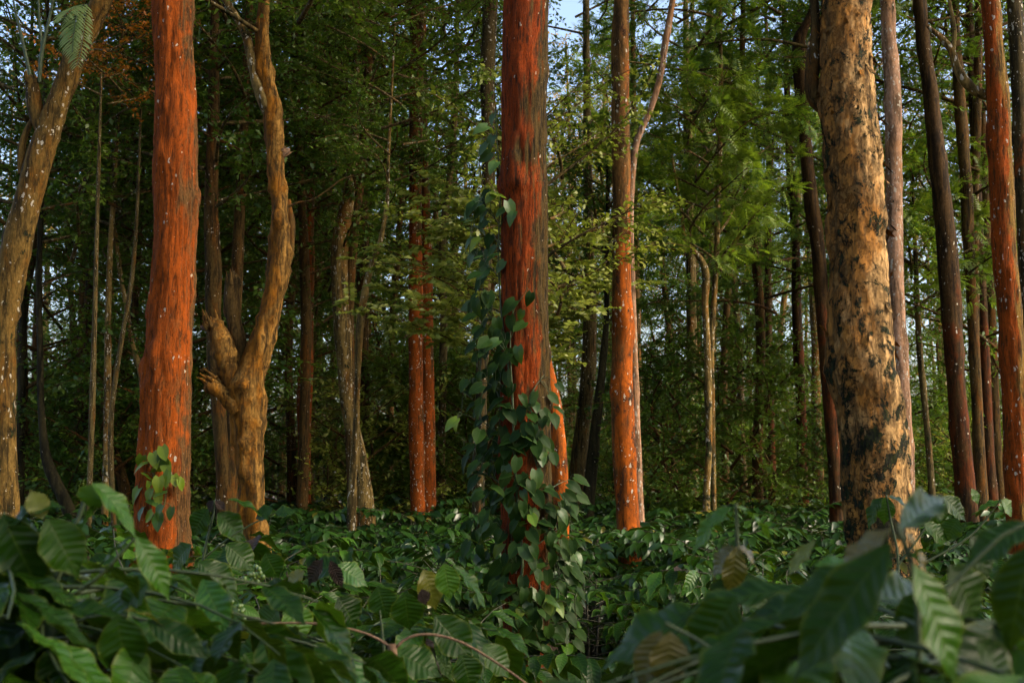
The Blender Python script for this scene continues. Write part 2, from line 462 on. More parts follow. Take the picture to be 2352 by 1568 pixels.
# ------------------------------------------------------------------ leaf templates
def leaf_grid(Ln, W, nu, nv, shape='coffee', fold=0.25, droop=0.25, ripple=0.0, nrip=8, wav=0.0, seed=0, twist=0.0):
    u = np.linspace(0, 1, nu + 1)
    v = np.linspace(-1, 1, nv + 1)
    U, Vv = np.meshgrid(u, v, indexing='ij')
    if shape == 'coffee':
        w = np.sin(np.pi * np.clip(U, 0, 1) ** 0.90) ** 0.95
        w = w * (1 - 0.62 * np.clip((U - 0.74) / 0.26, 0, 1) ** 0.8)
        w = np.where(U > 0.995, 0.02, w); w = np.where(U < 0.005, 0.04, w)
    elif shape == 'heart':
        w = np.where(U < 0.3, np.sin(np.pi / 2 * np.clip((U + 0.05) / 0.35, 0, 1)) ** 0.55, np.cos(np.pi / 2 * np.clip((U - 0.3) / 0.7, 0, 1)) ** 0.85)
        w = np.where(U > 0.995, 0.02, w)
        w = np.where(U < 0.005, 0.55, w)
    else:
        w = np.sin(np.pi * U) ** 0.8 + 0.02
    rs = np.random.RandomState(seed)
    ph = rs.rand() * 6
    hw = W / 2 * w * (1 + 0.22 * wav * np.sin(U * 21 + ph + np.sign(Vv) * 1.7) * np.abs(Vv) ** 2)
    x = Vv * hw
    y = Ln * U
    if shape == 'heart':
        y = y - Ln * 0.11 * np.abs(Vv) * (1 - U) ** 6 * 1.2
    z = fold * np.abs(x) - droop * Ln * U ** 2
    z = z + ripple * np.sin(2 * np.pi * (nrip * U - 1.2 * np.abs(Vv))) * np.abs(Vv) * (1.25 - np.abs(Vv)) * 1.6 * np.sin(np.pi * U) ** 0.5
    z = z + wav * W * 0.60 * np.sin(U * 17 + ph * 2 + np.sign(Vv) * 2.1) * np.abs(Vv) ** 2 * np.sin(np.pi * U)
    a = twist * U
    x, z = x * np.cos(a) - z * np.sin(a) * 0.0, z + x * np.sin(a)
    V = np.stack([x, y, z], -1).reshape(-1, 3)
    uv = np.stack([(Vv + 1) / 2, U], -1).reshape(-1, 2)
    i = np.arange(nu)[:, None] * (nv + 1)
    j = np.arange(nv)[None, :]
    Q = np.stack([i + j, i + j + 1, i + nv + 2 + j, i + nv + 1 + j], -1).reshape(-1, 4)
    return V, Q, uv

def frames(D, N):
    """rows of direction and normal hints -> rotation matrices (k,3,3), columns x,y,z"""
    D = np.asarray(D, float); N = np.asarray(N, float)
    D = D / (np.linalg.norm(D, axis=1)[:, None] + 1e-9)
    X = np.cross(D, N); X = X / (np.linalg.norm(X, axis=1)[:, None] + 1e-9)
    Z = np.cross(X, D)
    return np.stack([X, D, Z], -1)

def scatter(tmpl, pos, D, N, size):
    """joined leaves: arrays ready for mk_mesh"""
    Vt, Qt, uvt = tmpl
    pos = np.asarray(pos, float); size = np.asarray(size, float)
    R = frames(D, N)
    V = np.einsum('kij,nj->kni', R, Vt) * size[:, None, None] + pos[:, None, :]
    k, n = len(pos), len(Vt)
    Q = (Qt[None] + (np.arange(k) * n)[:, None, None]).reshape(-1, 4)
    return V.reshape(-1, 3), Q, np.tile(uvt, (k, 1)), np.repeat(RNG.random(k), n)

def leaf_matrix(pos, D, N, s):
    R = frames([D], [N])[0] * s
    m = Matrix.Identity(4)
    for i in range(3):
        for j in range(3):
            m[i][j] = R[i, j]
        m[i][3] = pos[i]
    return m

Q1 = lambda Ln, W: (np.array([[0, 0, 0], [W / 2, Ln * 0.45, 0.12 * W], [0, Ln, -0.1 * Ln], [-W / 2, Ln * 0.45, 0.12 * W]]), np.array([[0, 1, 2, 3]]), np.array([[.5, 0], [1, .5], [.5, 1], [0, .5]]))

def unit(v):
    v = np.asarray(v, float)
    return v / (np.linalg.norm(v, axis=-1, keepdims=True) + 1e-9)

# ------------------------------------------------------------------ ground
def build_ground():
    n = 90
    g = np.concatenate([-np.geomspace(400, 0.5, n), np.geomspace(0.5, 400, n)])
    X, Y = np.meshgrid(g, g + 12, indexing='ij')
    Z = 0.05 * vnoise(np.stack([X * 0.6, Y * 0.6, X * 0], -1), 3) - 0.03
    V = np.stack([X, Y, Z], -1).reshape(-1, 3)
    m = 2 * n
    i = np.arange(m - 1)[:, None] * m; j = np.arange(m - 1)[None, :]
    Q = np.stack([i + j, i + m + j, i + m + j + 1, i + j + 1], -1).reshape(-1, 4)
    mat = plain_mat('leaf_litter', (0.020, 0.014, 0.008), (0.07, 0.042, 0.020), 9.0, 0.95, 0.8)
    o = link('ground', mk_mesh('ground', V, Q, mat))
    o['kind'] = 'structure'
    o['label'] = 'dark leaf litter on the plantation floor'
build_ground()

# ------------------------------------------------------------------ crowns
def crown_arrays(H, R, nb, kind, seed, leaf, density=1.0, up=0.35, base_r=0.5, droop=0.0):
    """branches and leaf sprays of one crown; origin on the trunk axis at the crown's foot"""
    rs = np.random.RandomState(seed)
    wood = MB()
    pos, D, N, S = [], [], [], []
    for k in range(nb):
        t = (k + rs.rand() * 0.8) / nb
        z = H * t * 0.92
        az = k * 2.39996 + rs.rand() * 0.9
        prof = (base_r + (1 - base_r) * math.sin(math.pi * min(1, t * 0.9 + 0.15))) if t < 0.6 else (1.15 - t) / 0.55
        ln = R * max(0.25, prof) * (0.65 + 0.5 * rs.rand())
        el = up * (0.5 + rs.rand()) + 0.35 * t
        out = np.array((math.cos(az), math.sin(az), 0))
        p0 = np.array((0, 0, z))
        pts = []
        for s in np.linspace(0, 1, 5):
            side = np.array((-out[1], out[0], 0)) * 0.18 * ln * math.sin(s * 3 + k)
            pts.append(p0 + out * ln * s * math.cos(el) + side + np.array((0, 0, ln * s * math.sin(el) - droop * ln * s * s)))
        pts = np.array(pts)
        rr = np.linspace(0.010 + 0.008 * ln, 0.004, 5)
        wood.add(*tube(np.c_[pts, rr], 5, 0.6))
        nsec = int(ln * 4.2 * density) + 2
        for q in range(nsec):
            s = 0.22 + 0.78 * (q + rs.rand()) / nsec
            f = s * 4; i = min(3, int(f)); f -= i
            c = pts[i] * (1 - f) + pts[i + 1] * f
            d = unit(unit(pts[i + 1] - pts[i]) * 0.7 + rs.randn(3) * np.array((0.7, 0.7, 0.42)) + (0, 0, 0.05))
            l2 = (0.35 + 0.55 * rs.rand()) * (0.5 + 0.28 * R) * (1.15 - 0.5 * s)
            e = c + d * l2 + np.array((0, 0, -0.18 * l2))
            mid = (c + e) / 2 + np.array((0, 0, 0.06 * l2))
            wood.add(*tube(np.array([[*c, 0.007], [*mid, 0.005], [*e, 0.002]]), 3, 1.0, interp=False))
            if kind == 'feather':
                nf = int(7 * density) + 2
                for f2 in range(nf):
                    s2 = 0.15 + 0.85 * rs.rand()
                    b = c + (e - c) * s2
                    fd = unit(d * 0.8 + rs.randn(3) * 0.55 + (0, 0, -0.12))
                    fn = unit(np.array((0, 0, 1.0)) + rs.randn(3) * 0.35)
                    fx = unit(np.cross(fd, fn)); fn = np.cross(fx, fd)
                    fl = 0.20 + 0.16 * rs.rand()
                    for w in range(7):
                        u = (w + 1) / 7.5
                        q0 = b + fd * fl * u - fn * (0.10 * fl * u * u)
                        for sg in (-1, 1):
                            pos.append(q0); D.append(fd * 0.62 + fx * sg + fn * -0.18); N.append(fn)
                            S.append(leaf * (1.25 - 0.75 * u) * (0.8 + 0.4 * rs.rand()))
            else:
                nl = int(15 * density) + 3
                for f2 in range(nl):
                    s2 = (f2 + rs.rand()) / nl
                    b = c + (e - c) * s2 + rs.randn(3) * 0.035
                    pos.append(b); D.append(d * 0.5 + rs.randn(3) * np.array((0.8, 0.8, 0.4)) + (0, 0, -0.25))
                    N.append(np.array((0, 0, 1.0)) + rs.randn(3) * 0.45)
                    S.append(leaf * (0.7 + 0.6 * rs.rand()))
    return wood, np.array(pos), np.array(D), np.array(N), np.array(S)

CROWNS = {}
def crown_proto(key, H, R, nb, kind, seed, leafsize, lmat, density=1.0, up=0.35, base_r=0.5, droop=0.0):
    wood, pos, D, N, S = crown_arrays(H, R, nb, kind, seed, leafsize, density, up, base_r, droop)
    tm = Q1(1.0, 0.24) if kind == 'feather' else Q1(1.0, 0.52)
    V, Q, uv, lv = scatter(tm, pos, D, N, S)
    cl = vnoise(np.repeat(pos, 4, 0) * 0.9, seed) * 0.5 + 0.5          # leaf colour drifts from clump to clump
    lv = np.clip(0.5 * lv + 0.5 * cl, 0, 0.999)
    CROWNS[key] = (mk_mesh('crown', V, Q, L[lmat], None, lv, smooth=False), wood.mesh('branches', None))
    return len(Q)

nq = 0
nq += crown_proto('feather_a', 9, 3.0, 38, 'broad', 1, 0.088, 'feather', 1.25, 0.30, 0.7)
nq += crown_proto('feather_b', 11, 2.6, 40, 'broad', 2, 0.085, 'feather', 1.2, 0.40, 0.8)
nq += crown_proto('feather_c', 6, 2.4, 24, 'feather', 3, 0.11, 'feather', 0.75, 0.15, 0.8, 0.15)
nq += crown_proto('broad_a', 9, 3.2, 40, 'broad', 4, 0.094, 'broad', 1.3, 0.35, 0.7)
nq += crown_proto('broad_b', 7, 2.8, 34, 'broad', 5, 0.090, 'broad', 1.35, 0.25, 0.8)
nq += crown_proto('broad_c', 12, 3.2, 44, 'broad', 6, 0.098, 'broad', 1.15, 0.45, 0.8)
nq += crown_proto('painted_sun_a', 10, 3.0, 34, 'broad', 7, 0.11, 'gold', 0.9, 0.5, 0.7)
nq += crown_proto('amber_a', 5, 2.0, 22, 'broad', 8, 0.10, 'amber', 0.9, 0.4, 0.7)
nq += crown_proto('shrub_a', 3.2, 1.7, 26, 'broad', 9, 0.085, 'broad', 1.5, 0.45, 0.9)
nq += crown_proto('shrub_b', 3.0, 1.6, 24, 'feather', 10, 0.11, 'feather', 0.9, 0.4, 0.9)
nq += crown_proto('shrub_lime', 2.6, 1.5, 22, 'broad', 12, 0.075, 'lime', 1.3, 0.4, 0.9)
nq += crown_proto('painted_sun_thin', 13, 3.0, 34, 'broad', 17, 0.12, 'gold', 0.5, 0.7, 0.8)
nq += crown_proto('canopy', 6, 2.6, 20, 'feather', 14, 0.14, 'feather', 0.45, 0.5, 0.7)
print('crown quads', nq)

def add_crown(root, key, loc, rz=0.0, s=1.0, sz=None, wood=None):
    cm, wm = CROWNS[key]
    c = link('crown', cm, root, loc, 'stuff'); c.rotation_euler = (0, 0, rz); c.scale = (s, s, sz or s)
    w = link('branches', wm, root, loc); w.rotation_euler = (0, 0, rz); w.scale = (s, s, sz or s)
    if wood is not None:
        if not len(wm.materials):
            wm.materials.append(wood)
        w.material_slots[0].link = 'OBJECT'
        w.material_slots[0].material = wood

# ------------------------------------------------------------------ trees traced as centre lines
def px_line(pts, d, dd=0.0):
    out = []
    for i, (x, y, w) in enumerate(pts):
        di = d + dd * i / max(1, len(pts) - 1)
        p = P(x, y, di)
        out.append((*p, 0.5 * w * di / F))
    return np.array(out)

def grow_to_ground(line, flare=1.25):
    a, b = line[0], line[1]
    t = (a[:3] - b[:3]); t = t / (abs(t[2]) + 1e-6)
    lean = t * a[2]
    foot = a.copy(); foot[:3] = a[:3] + np.array((lean[0] * 0.5, lean[1] * 0.5, -a[2] - 0.12)); foot[3] = a[3] * flare
    return np.vstack([foot, line])

def grow_up(line, H, top_r=0.45):
    a, b = line[-1], line[-2]
    out = [line]
    z = a[2]
    if H > z + 0.3:
        t = unit(a[:3] - b[:3]) * 0.5 + np.array((0, 0, 0.5))
        p = a.copy()
        n = 3
        for k in range(n):
            h = (H - z) / n
            q = p.copy(); q[:3] = p[:3] + np.array((t[0] / max(t[2], 0.3) * h * 0.4, t[1] * 0.2 * h, h)); q[3] = a[3] * (1 - (1 - top_r) * (k + 1) / n)
            out.append(q[None]); p = q
    return np.vstack(out)

TRUNKS = []
NAMED = []
def short(pre, lab):
    w = (pre + lab).split()
    if len(w) <= 16:
        return ' '.join(w)
    for cut in (' with ', ' beside ', ' behind ', ' between ', ' in front of ', ', '):       # drop the neighbour's own trailing detail
        if cut in lab:
            return ' '.join((pre + lab.split(cut)[0]).split())
    return ' '.join(w[:16])
def near_named(x, y):
    return min(NAMED, key=lambda t: (t[0] - x) ** 2 + (t[1] - y) ** 2)[2]
def tree(name, label, mat, line_px, d, H, crown=None, cat='tree', sides=14, step=0.25, disp=None, seed=0, limbs=(), group=None, dd=0.0, flare=1.25, crown_z=None, cs=1.0, rz=None):
    line = grow_up(grow_to_ground(px_line(line_px, d, dd), flare), H)
    base = np.array((line[0][0], line[0][1], 0.0))
    TRUNKS.append((base[0], base[1], line[0][3]))
    NAMED.append((base[0], base[1], label))
    root = thing(name, label, cat, tuple(base), group)
    r0 = line[0][3]
    dsp = disp or [(0.10 * r0, 1.2 / max(r0, 0.05) * 0.5, 1.0, 'n'), (0.05 * r0, 2.5 / max(r0, 0.05) * 0.5, 2.2, 'n'), (0.10 * r0, 6, 5, 'pos')]
    mb = MB().add(*tube(line, sides, step, dsp, seed))
    link('trunk', mb.mesh('trunk', M[mat], base), root)
    for lb in limbs:
        nm, pts = lb[0], lb[1]
        lm = lb[2] if len(lb) > 2 else mat
        ld = lb[3] if len(lb) > 3 else d
        l = px_line(pts, ld)
        lmb = MB()
        if nm in ('dead_limb', 'broken_stub'):                      # splintered end
            srs = np.random.RandomState(seed + len(pts))
            ax = unit(l[-2][:3] - l[-4][:3]); rr = l[-3][3]
            for q in range(9):
                off = srs.randn(3) * rr * 0.55; off -= ax * off.dot(ax)
                p0 = l[-3][:3] + off; p1 = p0 + ax * rr * srs.uniform(0.9, 2.6) + off * 0.3
                lmb.add(*tube(np.array([[*p0, rr * 0.34], [*((p0 + p1) / 2 + srs.randn(3) * rr * 0.08), rr * 0.20], [*p1, rr * 0.02]]), 5, 1.0, interp=False))
        link(nm, lmb.add(*tube(l, 14, 0.05, [(0.16 * l[0][3], 8, 6, 'n'), (0.35 * l[0][3], 13, 9, 'pos'), (0.10 * l[0][3], 40, 12, 'ridge')], seed + 7)).mesh(nm, M[lm], base), root)
    if crown:
        z = crown_z if crown_z is not None else H - 1.0
        zi = np.argmin(np.abs(line[:, 2] - z))
        cx = np.interp(z, line[:, 2], line[:, 0]); cy = np.interp(z, line[:, 2], line[:, 1])
        add_crown(root, crown, (cx - base[0], cy - base[1], z), rz if rz is not None else seed * 1.3, cs, None, M['grey'])
    return root, line, base

hi = lambda r: [(0.10 * r, 2.2, 0.9, 'n'), (0.05 * r, 5, 3.0, 'n'), (0.010, 34, 4.5, 'ridge'), (0.006, 70, 11, 'ridge'), (0.09 * r, 7, 7, 'pos')]

# --- near trunks
t2 = tree('shade_tree', 'thick rust red tree with a lime pepper seedling climbing its foot', 'red_left',
          [(371, 1250, 124), (373, 1107, 119), (377, 995, 117), (381, 882, 116), (389, 770, 110), (396, 657, 108), (403, 563, 110), (405, 400, 110), (405, 300, 108), (405, 200, 100), (398, 80, 98), (397, 0, 100)], 10.0, 14.5,
          'canopy', sides=72, step=0.035, disp=hi(0.19), seed=21, crown_z=8.2, cs=1.1)
tc = tree('shade_tree', 'dark red and brown trunk wrapped in dense pepper vine', 'red_center',
          [(1208, 1500, 104), (1208, 1300, 112), (1207, 1107, 117), (1206, 995, 116), (1205, 700, 110), (1205, 500, 111), (1202, 300, 104), (1204, 190, 106), (1207, 80, 104), (1208, 0, 104)], 8.5, 14.0,
          'canopy', sides=80, step=0.03, disp=[(0.010, 3.0, 1.2, 'n'), (0.008, 42, 3.2, 'ridge'), (0.005, 90, 9, 'ridge'), (0.020, 6, 6, 'pos')], seed=5, crown_z=8.0, cs=1.05)
t17 = tree('shade_tree', 'massive pale tan trunk with flaking bark and dark moss patches', 'pale_plate',
           [(2030, 1250, 160), (2012, 1135, 156), (2007, 1030, 154), (1997, 920, 152), (1980, 845, 160), (1978, 770, 150), (1974, 657, 138), (1970, 560, 130), (1966, 450, 127), (1957, 337, 128), (1947, 225, 126), (1946, 112, 116), (1943, 0, 110)], 9.5, 15.0,
           'canopy', sides=80, step=0.035, disp=[(0.012, 2.0, 1.1, 'n'), (0.010, 9, 6, 'n'), (0.007, 24, 14, 'ridge'), (0.006, 55, 30, 'n'), (0.02, 6, 5, 'pos')], seed=33, crown_z=8.6,
           limbs=[('limb', [(1898, 250, 34), (1876, 232, 36), (1864, 190, 34), (1870, 130, 30), (1874, 60, 24), (1868, -20, 20)], 'brown', 9.6)])
t21 = tree('shade_tree', 'slim bright red trunk flecked white, with bent mottled side limb', 'red_right',
           [(2345, 1200, 66), (2340, 1107, 62), (2332, 920, 58), (2321, 740, 56), (2305, 563, 55), (2301, 450, 54), (2296, 337, 52), (2293, 225, 50), (2283, 112, 47), (2275, 0, 43)], 11.0, 13.0,
           'canopy', sides=48, step=0.05, disp=[(0.008, 3, 1.2, 'n'), (0.006, 40, 5, 'ridge'), (0.004, 80, 12, 'ridge'), (0.012, 8, 6, 'pos')], seed=44, crown_z=8.0,
           limbs=[('limb', [(2272, 222, 22), (2245, 212, 24), (2218, 188, 23), (2197, 155, 20), (2186, 118, 17), (2166, 92, 13), (2130, 60, 8)], 'mottled', 11.1),
                  ('limb', [(2189, 130, 12), (2192, 70, 10), (2182, 10, 8), (2176, -30, 6)], 'mottled', 11.1)])
t1 = tree('shade_tree', 'leaning tan trunk with broken stub and hanging fern', 'leaning',
          [(8, 1150, 66), (6, 1000, 60), (6, 850, 58), (10, 740, 60), (18, 680, 64), (36, 580, 66), (60, 470, 62), (86, 375, 60), (120, 280, 54), (151, 188, 50), (180, 110, 46), (208, 60, 46), (234, 0, 50)], 11.0, 12.0,
          'canopy', sides=44, step=0.06, disp=[(0.010, 4, 2.5, 'n'), (0.006, 16, 12, 'n'), (0.020, 8, 7, 'pos')], seed=51, crown_z=6.6, cs=1.2,
          limbs=[('broken_stub', [(98, 300, 34), (84, 262, 36), (77, 225, 34), (74, 195, 30), (70, 178, 24), (69, 172, 6)]),
                 ('limb', [(72, 190, 9), (60, 130, 8), (46, 70, 7), (32, 10, 5), (28, -20, 4)], 'green_stem'),
                 ('limb', [(90, 190, 11), (97, 115, 9), (112, 50, 7), (122, 0, 5), (125, -20, 4)], 'green_stem'),
                 ('limb', [(97, 110, 7), (91, 50, 5), (88, -10, 4)], 'green_stem'),
                 ('limb', [(52, 400, 22), (50, 340, 18), (62, 300, 14), (78, 270, 12)])])

# --- forked tree with cut stubs
t3 = tree('forked_tree', 'gnarled ochre tree forking low with sawn and broken stubs', 'knotty',
          [(588, 1280, 68), (582, 1200, 62), (577, 1107, 60), (571, 1000, 62), (570, 930, 72), (577, 870, 66), (594, 810, 56), (612, 750, 50), (627, 695, 49), (640, 620, 47), (645, 545, 44), (641, 470, 40), (634, 400, 40), (632, 330, 42), (628, 260, 40), (612, 180, 38), (603, 90, 34), (606, 0, 24)], 12.0, 10.5,
          'broad_b', sides=40, step=0.05, disp=[(0.018, 5, 4, 'n'), (0.007, 26, 9, 'ridge'), (0.005, 60, 22, 'n'), (0.045, 7, 6, 'pos'), (0.02, 12, 11, 'pos')], seed=60, crown_z=6.2,
          limbs=[('dead_limb', [(566, 925, 46), (540, 872, 50), (520, 825, 54), (505, 780, 52), (497, 752, 40), (492, 738, 22), (490, 730, 4)]),
                 ('broken_stub', [(500, 760, 20), (484, 757, 14), (468, 752, 12), (460, 749, 4)], 'broken'),
                 ('dead_limb', [(572, 880, 34), (556, 835, 30), (550, 800, 30), (548, 778, 36), (540, 745, 34), (534, 700, 34), (533, 655, 32), (536, 632, 26), (538, 624, 6)], 'brown', 12.1),
                 ('broken_stub', [(552, 945, 44), (528, 918, 36), (505, 900, 34), (486, 888, 36), (474, 882, 26), (470, 880, 5)], 'knotty', 11.95),
                 ('limb', [(628, 262, 34), (608, 225, 34), (588, 180, 28), (578, 130, 24), (560, 70, 20), (530, 20, 17), (505, -20, 14)], 'mottled'),
                 ('limb', [(640, 640, 30), (662, 590, 22), (668, 520, 18), (660, 460, 16)], 'brown', 12.15),
                 ('limb', [(655, 480, 8), (678, 467, 5), (715, 460, 4), (745, 442, 3.5), (790, 410, 2.5), (830, 400, 2)], 'brown'),
                 ('broken_stub', [(638, 365, 22), (652, 352, 18), (662, 345, 14), (666, 342, 4)], 'broken')])

